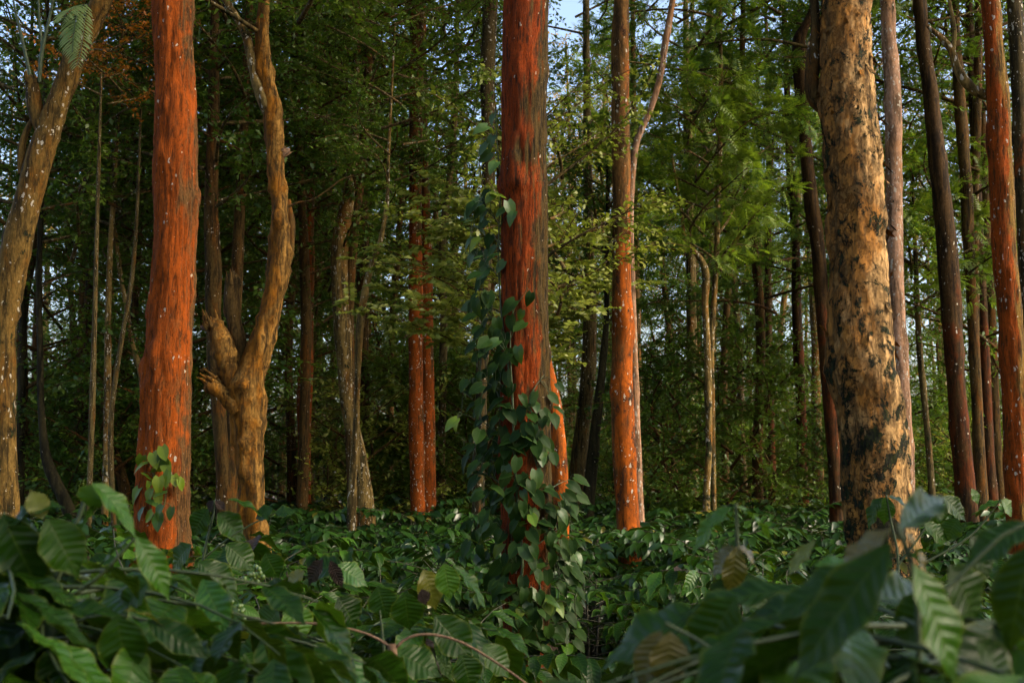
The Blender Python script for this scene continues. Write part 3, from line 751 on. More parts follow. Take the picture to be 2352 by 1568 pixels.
# --- middle distance trunks: label, bark, line, depth, height, crown, crown foot
MID = [
    ('brown trunk rising behind the dead limbs of the forked tree', 'brown', [(514, 1150, 34), (506, 995, 32), (495, 830, 34), (490, 700, 38), (490, 640, 40), (486, 500, 34)], 16.5, 9, 'broad_b', 5.4, 1.0),
    ('straight orange trunk banded with white lichen beside the forked tree', 'orange_plain', [(700, 1190, 33), (699, 1107, 31), (700, 920, 30), (707, 732, 28), (708, 545, 27), (710, 450, 25), (715, 319, 24), (718, 150, 22)], 21.0, 15, 'broad_c', 8.2, 1.0),
    ('stout mottled tan trunk leaning beside a thin white-spotted one', 'mottled', [(842, 1215, 44), (836, 1135, 40), (822, 1040, 40), (800, 930, 36), (791, 807, 38), (783, 695, 42), (780, 600, 42), (782, 545, 40), (798, 460, 28), (808, 390, 24)], 19.0, 11, 'broad_a', 6.3, 0.9),
    ('thin orange-tan trunk with large white lichen spots', 'mottled', [(806, 1240, 19), (809, 1130, 19), (812, 1068, 19), (817, 995, 16), (821, 882, 15), (826, 770, 17), (834, 695, 16), (850, 620, 13), (872, 560, 11), (886, 490, 9)], 15.0, 7.5, 'broad_b', 5.4, 0.6),
    ('tall olive brown trunk behind the thin white-spotted one', 'brown', [(836, 1170, 26), (836, 900, 24), (834, 650, 26), (834, 450, 27), (838, 250, 27), (845, 75, 28), (846, 0, 27)], 24.0, 17, 'broad_c', 9.5, 1.0),
    ('trunk with dark lichened top and red foot in a close pair', 'orange_plain', [(960, 1200, 36), (956, 1000, 34), (955, 750, 32), (955, 560, 31), (954, 430, 29), (955, 330, 31), (958, 110, 33), (957, 0, 33)], 20.0, 16, 'feather_b', 8.8, 1.0),
    ('olive orange trunk touching the red-footed lichened trunk', 'orange_plain', [(984, 1175, 36), (982, 1000, 35), (980, 800, 33), (980, 620, 28), (977, 400, 16), (973, 180, 14)], 20.6, 14, 'feather_a', 8.6, 0.9),
    ('slim grey-brown trunk right of the close red pair', 'grey', [(1012, 1190, 22), (1013, 1040, 20), (1017, 900, 18), (1019, 740, 18), (1017, 550, 16), (1034, 400, 15), (1046, 250, 14)], 22.5, 13, 'broad_a', 7.8, 0.9),
    ('shaggy dark trunk partly hidden by the pepper vine', 'dark_spotted', [(1098, 1200, 28), (1102, 1050, 26), (1106, 900, 26), (1114, 650, 28), (1122, 450, 30), (1121, 300, 32), (1120, 150, 34), (1128, 0, 34)], 16.0, 14, 'canopy', 9.6, 1.0),
    ('short bright orange leaning trunk emerging behind the vine-wrapped trunk', 'orange', [(1290, 1230, 36), (1288, 1135, 40), (1283, 1050, 38), (1276, 960, 36), (1262, 870, 32), (1240, 780, 28), (1222, 650, 26)], 13.0, 6, 'shrub_lime', 3.4, 1.0),
    ('glowing orange trunk with dark scars and white flecks, bulging midway', 'orange', [(1446, 1260, 56), (1440, 1150, 52), (1434, 1060, 52), (1431, 995, 51), (1430, 900, 50), (1430, 800, 49), (1432, 751, 54), (1428, 690, 46), (1429, 563, 42), (1427, 375, 42), (1425, 188, 41), (1426, 60, 40), (1427, 0, 38)], 13.6, 14, 'canopy', 8.8, 1.2),
    ('pale mottled forked stem leaning out behind the orange trunk', 'pink_dapple', [(1470, 1180, 20), (1462, 1000, 18), (1456, 800, 17), (1450, 600, 16), (1448, 480, 15), (1453, 390, 15), (1464, 320, 15), (1486, 272, 14), (1513, 190, 15), (1528, 100, 15), (1545, 0, 13)], 15.0, 12, 'canopy', 8.6, 0.8),
    ('slender pale speckled trunk in front of the far grove', 'mottled', [(1622, 1245, 19), (1623, 1135, 18), (1628, 1030, 16), (1627, 900, 16), (1624, 780, 16), (1619, 690, 17), (1620, 620, 19), (1606, 590, 14), (1578, 560, 10)], 17.5, 6.5, 'shrub_b', 4.6, 1.0),
    ('second speckled stem crossing the slender pale trunk', 'mottled', [(1640, 1160, 12), (1637, 950, 12), (1634, 800, 13), (1638, 720, 13), (1645, 600, 13), (1649, 480, 13), (1652, 380, 12), (1656, 250, 11)], 18.2, 11, 'feather_c', 7.0, 1.0),
    ('straight dark grey trunk behind the slender speckled stems', 'grey', [(1590, 1150, 28), (1590, 900, 26), (1588, 700, 24), (1584, 500, 22), (1580, 300, 20)], 28.0, 14, 'feather_a', 8.0, 1.1),
    ('dark maroon trunk leaning behind the massive pale trunk', 'dark_red', [(1920, 1160, 31), (1918, 1107, 30), (1905, 920, 32), (1890, 732, 29), (1876, 545, 33), (1862, 450, 34), (1851, 337, 28), (1842, 225, 32), (1836, 112, 34), (1836, 90, 30), (1850, 60, 20), (1866, 20, 16)], 18.5, 11, 'feather_c', 8.0, 1.0),
    ('pinkish trunk dappled white beside the massive pale trunk', 'pink_dapple', [(2080, 1200, 42), (2075, 1000, 42), (2068, 850, 40), (2060, 732, 38), (2054, 545, 39), (2053, 375, 39), (2049, 188, 37), (2042, 80, 34), (2039, 0, 32)], 14.0, 15, 'broad_c', 8.6, 0.8),
    ('thin pale stem between the massive pale trunk and maroon trunks', 'grey', [(2140, 1120, 16), (2130, 990, 15), (2119, 880, 15), (2112, 800, 14), (2108, 720, 12)], 19.0, 6.5, 'shrub_b', 4.2, 1.0),
    ('thickest maroon trunk of the shadowed cluster by the red trunk', 'dark_red', [(2220, 1160, 48), (2214, 1090, 48), (2200, 920, 42), (2187, 732, 44), (2173, 545, 45), (2163, 450, 42), (2150, 337, 40), (2138, 225, 36), (2122, 112, 34), (2112, 0, 32)], 17.0, 14, 'feather_a', 8.2, 1.0),
    ('narrow brown trunk in the shadowed cluster by the red trunk', 'brown', [(2252, 1130, 28), (2247, 1000, 26), (2238, 800, 24), (2225, 560, 26), (2219, 420, 28), (2206, 260, 26), (2196, 100, 24)], 18.5, 13, 'feather_b', 8.4, 1.0),
    ('rust trunk in the shadowed cluster, with bushes at its foot', 'dark_red', [(2275, 1120, 32), (2268, 1000, 28), (2260, 800, 26), (2250, 600, 24), (2242, 400, 22)], 20.0, 13, 'feather_c', 8.0, 1.0),
    ('olive trunk at the edge of the shadowed cluster', 'brown', [(2296, 1140, 28), (2288, 1030, 26), (2280, 850, 24), (2272, 650, 22)], 22.0, 13, 'feather_a', 7.8, 1.0),
    ('dark trunk half hidden beyond the slim bright red trunk', 'dark_spotted', [(2372, 1150, 36), (2365, 800, 36), (2352, 500, 36), (2344, 300, 35), (2336, 120, 34), (2330, 0, 33)], 13.5, 14, 'feather_b', 8.2, 0.9),
    ('brown trunk in deep shade next to a maroon one, far from the fern', 'brown', [(170, 1130, 25), (176, 995, 23), (184, 860, 21), (190, 732, 19), (192, 600, 18)], 24.0, 12, 'feather_a', 5.6, 1.1),
    ('maroon trunk in deep shade beside a white-mottled thin trunk', 'dark_red', [(197, 1120, 24), (199, 1050, 23), (203, 820, 23), (209, 600, 23), (217, 450, 22), (220, 300, 20)], 22.0, 13, 'feather_b', 6.4, 1.0),
    ('thin black and white mottled trunk in deep shade', 'mottled', [(242, 1130, 17), (244, 1050, 16), (247, 900, 16), (248, 750, 15), (254, 560, 13), (262, 430, 11), (272, 250, 9)], 17.5, 9, 'broad_b', 5.4, 1.0),
    ('white-mottled crooked stem slanting towards the thick red tree', 'mottled', [(340, 1120, 15), (330, 960, 13), (320, 840, 12), (305, 795, 11), (298, 760, 11), (290, 700, 11), (280, 650, 11), (272, 590, 10), (262, 520, 9), (258, 440, 8)], 18.5, 7.5, 'shrub_a', 5.0, 0.9),
    ('bent brown trunk crossing behind the thin mottled trunk', 'brown', [(292, 1140, 30), (275, 1080, 26), (256, 1020, 22), (242, 930, 20), (248, 870, 22), (275, 820, 22), (298, 780, 20), (310, 700, 18)], 20.5, 8, 'broad_b', 4.4, 1.0),
    ('black curved trunk silhouetted against bright gaps', 'black', [(150, 1150, 26), (132, 1115, 26), (108, 1060, 24), (98, 990, 18), (94, 920, 16), (92, 800, 14), (90, 650, 12)], 17.0, 9, 'broad_b', 4.4, 1.0),
    ('straight black trunk beside the leaning tan trunk', 'black', [(45, 1140, 20), (48, 1000, 18), (52, 800, 16), (55, 600, 14), (58, 450, 12)], 20.0, 11, 'feather_a', 5.6, 0.8),
    ('rough mottled brown trunk behind the orange leaning trunk', 'grey', [(1325, 1140, 40), (1332, 1040, 38), (1342, 940, 34), (1352, 830, 32), (1356, 720, 28), (1352, 560, 24)], 23.0, 13, 'canopy', 10.2, 0.9),
    ('black slanting trunk beside the rough mottled brown one', 'black', [(1352, 1140, 28), (1362, 1040, 28), (1372, 950, 24), (1382, 860, 18), (1392, 760, 14)], 21.0, 8, 'shrub_a', 4.6, 1.0),
    ('wavy rust trunk glimpsed left of the maroon leaning trunk', 'dark_red', [(1845, 1140, 25), (1842, 1000, 24), (1836, 850, 24), (1830, 700, 22), (1826, 520, 20), (1815, 400, 18)], 23.0, 12, 'feather_a', 7.2, 1.0),
    ('dim brown trunk just left of the orange glowing trunk foot', 'brown', [(1470, 1135, 22), (1467, 1000, 20), (1465, 850, 18), (1462, 700, 17)], 27.0, 15, 'canopy', 11.6, 1.0),
]
for k, (lab, mat, line, d, H, cr, cz, cs) in enumerate(MID):
    tree('shade_tree', lab, mat, line, d, H, cr, seed=100 + k * 3, crown_z=cz, cs=cs, sides=20 if d < 19 else 12, step=0.12 if d < 19 else 0.25,
         disp=[(0.010, 4, 1.5, 'n'), (0.006, 14, 5, 'n'), (0.016, 8, 6, 'pos')])

# --- far grove: look-alike trees told apart only by where they stand
FARB = [('grey', 'slender grey-brown tree deep in the far grove', 'slender grey trees of the far grove'),
        ('dark_red', 'slender reddish tree deep in the far grove', 'slender reddish trees of the far grove'),
        ('mottled', 'slender pale speckled tree deep in the far grove', 'slender pale trees of the far grove'),
        ('brown', 'slender dark brown tree deep in the far grove', 'slender dark trees of the far grove')]
FAR_TRUNKS = []
for v in range(4):
    rs = np.random.RandomState(300 + v)
    pts = [(0, 0, -0.1, 0.17), (0.05 * rs.randn(), 0.05, 2, 0.14), (0.16 * rs.randn(), 0.1 * rs.randn(), 6, 0.12), (0.25 * rs.randn(), 0.2 * rs.randn(), 11, 0.09), (0.3 * rs.randn(), 0.2 * rs.randn(), 16, 0.05)]
    FAR_TRUNKS.append([MB().add(*tube(np.array(pts), 9, 0.5, [(0.02, 4, 1, 'n')], v)).mesh('trunk', M[FARB[c][0]]) for c in range(4)])
FAR_CR = ['feather_a', 'feather_b', 'broad_a', 'broad_c', 'broad_b', 'painted_sun_a']
rs = np.random.RandomState(77)
def far_tree(x, y, H=None, crown=None, cz=None, cs=None, c=None):
    c = rs.randint(4) if c is None else c
    v = rs.randint(4)
    s = 0.7 + 0.7 * rs.rand()
    root = thing('shade_tree', FARB[c][1], 'tree', (x, y, 0), FARB[c][2], rs.rand() * 6.28)
    t = link('trunk', FAR_TRUNKS[v][c], root); t.scale = (s, s, 0.9 + 0.4 * rs.rand())
    cr = crown or FAR_CR[rs.randint(6)]
    add_crown(root, cr, (0, 0, cz if cz is not None else 4.0 + 4.5 * rs.rand()), rs.rand() * 6, cs or (0.95 + 0.35 * rs.rand()), None, M[FARB[c][0]])

def half_width(y):
    return y * 1176 / F
# the sky shows through around these directions (x/y), so fewer crowns stand there
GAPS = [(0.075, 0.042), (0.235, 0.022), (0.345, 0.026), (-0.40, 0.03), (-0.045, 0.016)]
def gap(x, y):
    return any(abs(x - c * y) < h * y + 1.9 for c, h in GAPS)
n_far = 0
tries = 0
placed = []
while n_far < 42 and tries < 4000:
    tries += 1
    y = 25 + 40 * rs.rand()
    x = (rs.rand() * 2 - 1) * (half_width(y) + 2.5)
    u = x / y
    if gap(x, y) and rs.rand() < (0.97 if y < 46 else 0.75):
        continue
    if any((x - a) ** 2 + (y - b) ** 2 < (1.6 + 0.02 * y) ** 2 for a, b in placed):
        continue
    placed.append((x, y)); n_far += 1
    cr = None
    if 0.0 < u < 0.36 and y > 36:
        cr = 'painted_sun_a' if rs.rand() < 0.4 else None
    far_tree(x, y, crown=cr)

# dense dark trees with low branches on the shaded left half, looser ones to the right
LOW = [(-9.6, 25, 'feather_a', 1.4), (-8.2, 21, 'feather_b', 1.6), (-6.4, 24, 'broad_a', 1.2), (-5.2, 19.5, 'broad_b', 2.6), (-4.3, 24, 'broad_a', 1.2), (-5.0, 28, 'broad_c', 1.0),
       (-3.4, 20, 'broad_b', 4.4), (-2.6, 27, 'broad_b', 2.4), (-3.6, 30, 'broad_c', 1.0), (-1.6, 31, 'broad_b', 3.6), (-0.6, 25, 'broad_b', 5.0), (0.5, 31, 'broad_b', 2.2),
       (4.4, 22, 'feather_c', 4.4), (6.0, 21, 'feather_b', 4.4), (7.4, 19.5, 'feather_a', 3.4), (9.4, 22, 'feather_a', 2.2), (8.5, 28, 'feather_b', 1.2), (-7.0, 30, 'broad_c', 1.0), (-11, 31, 'feather_b', 2.4), (-2.4, 19, 'broad_b', 6.4), (-4.0, 17.5, 'broad_b', 6.2), (4.2, 33, 'broad_b', 1.8), (5.6, 38, 'broad_a', 1.4), (7.4, 36, 'broad_b', 2.4), (9.0, 43, 'broad_a', 1.0), (3.6, 44, 'broad_b', 3.0), (5.0, 29, 'broad_b', 5.5)]
for k, (x, y, cr, cz) in enumerate(LOW):
    nn = near_named(x, y)
    lab, grp = ((short('leafy dark tree near the ', nn), 'dense low-branched trees of the shaded side') if x < 0.8 else
                (short('low leafy tree near the ', nn), 'low leafy trees of the airy side'))
    root = thing('leafy_tree', lab, 'tree', (x, y, 0), grp, k * 1.1)
    t = link('trunk', FAR_TRUNKS[k % 4][3], root); t.scale = (0.7, 0.7, 0.75)
    add_crown(root, cr, (0, 0, cz), k * 2.1, 1.05, None, M['brown'])

# shrubs under the trees
SHR = []
for k in range(64):
    y = 20 + 38 * rs.rand()
    x = (rs.rand() * 2 - 1) * half_width(y)
    SHR.append((x, y))
for k, (x, y) in enumerate(SHR):
    key = ['shrub_a', 'shrub_b', 'shrub_a', 'shrub_lime'][k % 4]
    lab = {'shrub_a': 'dark leafy shrub among the far trunks', 'shrub_b': 'feathery green shrub among the far trunks', 'shrub_lime': 'yellow-green shrub among the far trunks'}[key]
    root = thing('understory_shrub', lab, 'shrub', (x, y, 0), {'shrub_a': 'dark shrubs', 'shrub_b': 'feathery shrubs', 'shrub_lime': 'yellow-green shrubs'}[key] + ' under the far trees')
    add_crown(root, key, (0, 0, 0.15), k * 1.7, 0.8 + 0.6 * rs.rand(), None, M['brown'])

# dense low trees filling the middle of the grove down to the bushes
for k in range(24):
    y = 36 + 16 * rs.rand()
    x = (-1 + 2 * (k + 0.8 * rs.rand()) / 24) * (half_width(y) + 1)
    root = thing('leafy_tree', 'dense low tree filling the middle of the grove', 'tree', (x, y, 0), 'dense low trees in the middle of the grove', k * 1.3)
    t = link('trunk', FAR_TRUNKS[k % 4][3], root); t.scale = (0.6, 0.6, 0.4)
    add_crown(root, ('broad_b', 'broad_a', 'feather_a')[k % 3], (0, 0, 0.5 + 1.2 * rs.rand()), k * 2.7, 1.0, 0.55 + 0.4 * rs.rand(), M['brown'])
# thin trees beyond the canopy openings; sunlight is painted into their golden leaves
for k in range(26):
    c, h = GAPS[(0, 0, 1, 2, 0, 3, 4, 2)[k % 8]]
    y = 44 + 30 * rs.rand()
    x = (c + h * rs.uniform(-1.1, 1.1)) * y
    root = thing('leafy_tree', 'thin tree with sunlight painted into golden leaves, seen through a canopy opening', 'tree', (x, y, 0), 'thin trees with painted sunlit leaves beyond the canopy openings', k * 1.9)
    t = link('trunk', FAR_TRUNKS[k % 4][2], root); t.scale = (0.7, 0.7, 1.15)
    add_crown(root, 'painted_sun_thin', (0, 0, 5.0 + 3 * rs.rand()), k * 2.7, 1.1, None, M['mottled'])
# slender far trunks standing in the airy part of the grove
for k in range(13):
    y = 27 + 36 * rs.rand()
    far_tree(rs.uniform(0.085, 0.25) * y, y, crown='canopy', cz=8 + 4 * rs.rand(), cs=1.0, c=(2, 0, 2, 1)[k % 4])

# low trees closing the far edge of the grove; golden crowns carry painted sunlight
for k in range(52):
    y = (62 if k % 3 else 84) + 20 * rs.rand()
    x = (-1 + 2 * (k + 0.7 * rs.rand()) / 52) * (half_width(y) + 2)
    root = thing('leafy_tree', 'low tree closing the far grove edge, in a row partly painted golden as sunlit', 'tree', (x, y, 0), 'low trees at the far edge, partly painted as sunlit', k * 1.3)
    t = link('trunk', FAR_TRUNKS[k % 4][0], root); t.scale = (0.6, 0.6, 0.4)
    add_crown(root, ('painted_sun_a', 'broad_b', 'painted_sun_a', 'broad_a')[k % 4], (0, 0, 0.6), k * 2.7, 0.95 + 0.3 * rs.rand(), 0.6 + 0.4 * rs.rand(), M['grey'])

# unseen broad-crowned trees added around the viewpoint to shade the foreground bushes
for k, (x, y) in enumerate([(5.2, 0.6), (7.4, -2.6), (8.6, 2.8), (-5.5, -1.5), (0.5, -5.5), (-3.0, -6.5), (4.0, -5.0)]):
    root = thing('shade_tree', 'unseen broad-crowned tree added to shade the large-leaved foreground bushes', 'tree', (x, y, 0), 'broad-crowned trees added out of view for foreground shade', k * 1.7)
    t = link('trunk', FAR_TRUNKS[k % 4][3], root); t.scale = (1.0, 1.0, 0.9)
    add_crown(root, ('broad_b', 'broad_a')[k % 2], (0, 0, 3.6 + 0.5 * (k % 3)), k * 2.2, 1.0, None, M['brown'])

# amber-leaved boughs high on the left
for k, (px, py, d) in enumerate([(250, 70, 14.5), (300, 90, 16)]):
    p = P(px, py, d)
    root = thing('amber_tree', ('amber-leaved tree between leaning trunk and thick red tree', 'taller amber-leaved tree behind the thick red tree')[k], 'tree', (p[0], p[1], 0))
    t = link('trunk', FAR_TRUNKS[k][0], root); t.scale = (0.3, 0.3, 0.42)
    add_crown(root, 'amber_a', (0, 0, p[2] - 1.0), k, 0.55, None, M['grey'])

# ------------------------------------------------------------------ light green sapling behind the vine-wrapped trunk
def sapling():
    d = 14.5
    base = np.array((P(1180, 1100, d)[0], d, 0.0))
    root = thing('sapling', 'light green sapling spreading flat sprays behind the vine-wrapped trunk', 'tree', tuple(base))
    st = np.array([[*base, 0.035], [base[0] + .03, d, 1.5, 0.03], [base[0] - .04, d + .05, 3.2, 0.024], [base[0], d, 4.6, 0.016], [base[0] + .05, d, 5.6, 0.006]])
    link('trunk', MB().add(*tube(st, 8, 0.2, [(0.004, 10, 4, 'n')], 1)).mesh('trunk', M['brown'], base), root)
    rs = np.random.RandomState(5)
    wood = MB(); pos, D, N, S = [], [], [], []
    ends = [(930, 440), (880, 500), (990, 410), (1040, 450), (900, 600), (800, 590), (775, 680), (850, 650), (940, 690), (1020, 620), (1060, 540), (1090, 700), (980, 760), (880, 740), (1300, 540), (1350, 600), (1400, 640), (1440, 660), (1480, 650), (1330, 700), (1290, 640), (1300, 760), (1360, 560), (1270, 480), (1080, 470), (1000, 540), (950, 560), (1120, 620), (840, 560), (1385, 700), (1310, 820)]
    for k, (ex, ey) in enumerate(ends):
        e = P(ex, ey, d + rs.uniform(-1.3, 0.9))
        z0 = e[2] - 0.15 - 0.35 * rs.rand() - 0.2 * abs(e[0] - base[0])
        z0 = min(max(z0, 2.4), 5.2)
        a = np.array((base[0], d, z0))
        m = (a + e) / 2 + np.array((0, 0, 0.22)) + rs.randn(3) * 0.08
        wood.add(*tube(np.array([[*a, 0.010], [*m, 0.007], [*e, 0.002]]), 5, 0.3))
        for q in range(13):
            t = 0.3 + 0.7 * (q + rs.rand()) / 13
            c = (1 - t) ** 2 * a + 2 * t * (1 - t) * m + t * t * e
            dr = unit(unit(e - a) * 0.55 + rs.randn(3) * np.array((0.8, 0.8, 0.16)))
            l2 = 0.18 + 0.30 * rs.rand()
            f = c + dr * l2 + np.array((0, 0, -0.05))
            wood.add(*tube(np.array([[*c, 0.003], [*f, 0.0012]]), 3, 1, interp=False))
            sd = unit(np.cross(dr, (0, 0, 1)))
            for w in range(11):
                u = 0.1 + 0.9 * w / 10
                for sg in (-1, 1):
                    pos.append(c + (f - c) * u); D.append(dr * 0.6 + sd * sg + np.array((0, 0, -0.2)) + rs.randn(3) * 0.2)
                    N.append(np.array((0, -0.75, 0.8)) + rs.randn(3) * 0.45); S.append(0.078 * (0.7 + 0.6 * rs.rand()))
    V, Q, uv, lv = scatter(Q1(1.0, 0.55), pos, D, N, S)
    link('crown', mk_mesh('crown', V - base, Q, L['lime'], None, lv, smooth=False), root, None, 'stuff')
    link('branches', wood.mesh('branches', M['brown'], base), root)
sapling()

# ------------------------------------------------------------------ flaking bark plates on the massive pale trunk
def flakes():
    root, line, base = t17
    rs = np.random.RandomState(9)
    mats = [M['pale_plate'], M['pale_plate'], M['knotty']]
    protos = []
    for k in range(6):
        nu, nv = 5, 3
        V, Q, uv = leaf_grid(0.10 + 0.10 * rs.rand(), 0.035 + 0.03 * rs.rand(), nu, nv, 'oval', 0.0, -0.25 - 0.35 * rs.rand(), 0, 1, 0.25, k)
        mb = MB().add(V, Q)
        V2 = V.copy(); V2[:, 2] -= 0.006
        mb.add(V2, Q[:, ::-1])
        protos.append(mb.mesh('bark_flake', mats[k % 3]))
    zs = line[:, 2]
    for k in range(150):
        z = 2.4 + 4.2 * rs.rand() ** 0.55
        th = math.radians(rs.choice([rs.uniform(180, 360), rs.uniform(-15, 15), rs.uniform(170, 190)]))
        cx, cy, r = np.interp(z, zs, line[:, 0]), np.interp(z, zs, line[:, 1]), np.interp(z, zs, line[:, 3])
        out = np.array((math.cos(th), math.sin(th), 0))
        p = np.array((cx, cy, z)) + out * (r - 0.004)
        D = np.array((0, 0, 1.0 if rs.rand() < 0.35 else -1.0)) + rs.randn(3) * 0.22
        D = D - out * D.dot(out) + out * 0.05
        o = link('bark_flake', protos[rs.randint(6)], root)
        o.matrix_local = leaf_matrix(p - base, D, out, 0.4 + 0.6 * rs.rand())
flakes()

# ------------------------------------------------------------------ fern on the leaning trunk
def fern():
    d = 10.75
    top = P(200, 10, d)
    root = thing('fern', 'pale green fern hanging from the leaning tan trunk', 'fern', tuple(top))
    V, Q, uv = leaf_grid(1.0, 0.15, 6, 2, 'oval', 0.1, 0.30)
    lf = mk_mesh('leaflet', V, Q, L['fern'])
    for k, pts in enumerate([[(200, 10), (194, 50), (189, 95), (178, 150)], [(200, 10), (182, 22), (172, 60), (166, 120)], [(200, 10), (178, 14), (160, 24), (146, 44)]]):
        C = catmull(np.array([(*P(x, y, d - 0.06 - 0.10 * i), 0.003) for i, (x, y) in enumerate(pts)]), 0.032)
        fr = link('frond', MB().add(*tube(C, 4, 1, interp=False)).mesh('frond', M['green_stem'], top), root)
        n = len(C)
        for i in range(1, n):
            T = unit(C[i][:3] - C[i - 1][:3])
            for sg in (-1, 1):
                o = link('leaflet', lf, fr)
                ln = (0.19 if sg < 0 else 0.11) * math.sin(math.pi * (0.16 + 0.78 * i / n)) ** 0.8
                o.matrix_local = leaf_matrix(C[i][:3] - top, np.array((sg * 0.9, -0.15, -0.30)) + T * 0.4 + RNG.normal(0, 0.06, 3), (0.15 * sg, -1, 0.5), ln)
fern()

# ------------------------------------------------------------------ pepper vine
HEART = [leaf_grid(1.0, 0.74, 8, 6, 'heart', 0.16 + 0.1 * k / 3, 0.10 + 0.22 * k, 0.006, 4, 0.05, k) for k in range(3)]
HM = {}
for key in ('pepper', 'pepper_mid', 'pepper_lime'):
    HM[key] = [mk_mesh('vine_leaf', V, Q, L[key], uv) for V, Q, uv in HEART]

def vine(name, label, tree_data, spots, stems, sizes, mats_fn, seed, twig_to):
    root_t, line, base = tree_data
    foot = np.array((base[0], base[1], 0.0)) + np.array((0, -line[0][3] - 0.06, 0))
    root = thing(name, label, 'vine', tuple(foot))
    rs = np.random.RandomState(seed)
    wood = MB()
    for s in stems:
        wood.add(*tube(np.array(s), 7, 0.08, [(0.003, 20, 8, 'n')], seed))
    zs = line[:, 2]
    tw = np.array([p[:3] for s in twig_to for p in s])
    for k, (px, py) in enumerate(spots):
        d0 = line[0][1]
        p = P(px, py, d0)
        cx, r = np.interp(p[2], zs, line[:, 0]), np.interp(p[2], zs, line[:, 3])
        dx = p[0] - cx
        lush = np.clip((py - 1000) / 400.0, 0, 1)
        if abs(dx) < r * 0.97:
            y = d0 - math.sqrt(r * r - dx * dx) - rs.uniform(0.02, 0.07 + 0.10 * lush)
        else:
            y = d0 - r * 0.5 + rs.uniform(-0.18, 0.22)
        p = P(px, py, y)
        side = np.clip(dx / r, -2, 2)
        D = np.array((0.35 * side + rs.randn() * 0.35, -0.22 + rs.randn() * 0.22, -0.85 + 0.45 * rs.rand()))
        N = np.array((0.25 * side + rs.randn() * 0.30, -0.85 + rs.randn() * 0.2, 0.55 + rs.randn() * 0.25))
        if rs.rand() < 0.16:
            D = np.array((rs.choice((-1, 1)) * 0.9, -0.3, -0.25)); N = np.array((0, -0.35, 1.0))
        s = sizes[0] + (sizes[1] - sizes[0]) * rs.rand()
        key = mats_fn(px, py, rs)
        o = link('leaf', HM[key][rs.randint(3)], root)
        o.matrix_local = leaf_matrix(p - foot, D, N, s)
        q = tw[np.argmin(np.linalg.norm((tw - (p + np.array((0, 0, -0.10)))) * np.array((1, 0.6, 0.6)), axis=1))]
        mid = (p + q) / 2 + np.array((0, -0.02, 0.03))
        wood.add(*tube(np.array([[*q, 0.0028], [*mid, 0.0020], [*p, 0.0014]]), 4, 0.05))
    link('stem', wood.mesh('stem', M['green_stem'], foot), root)

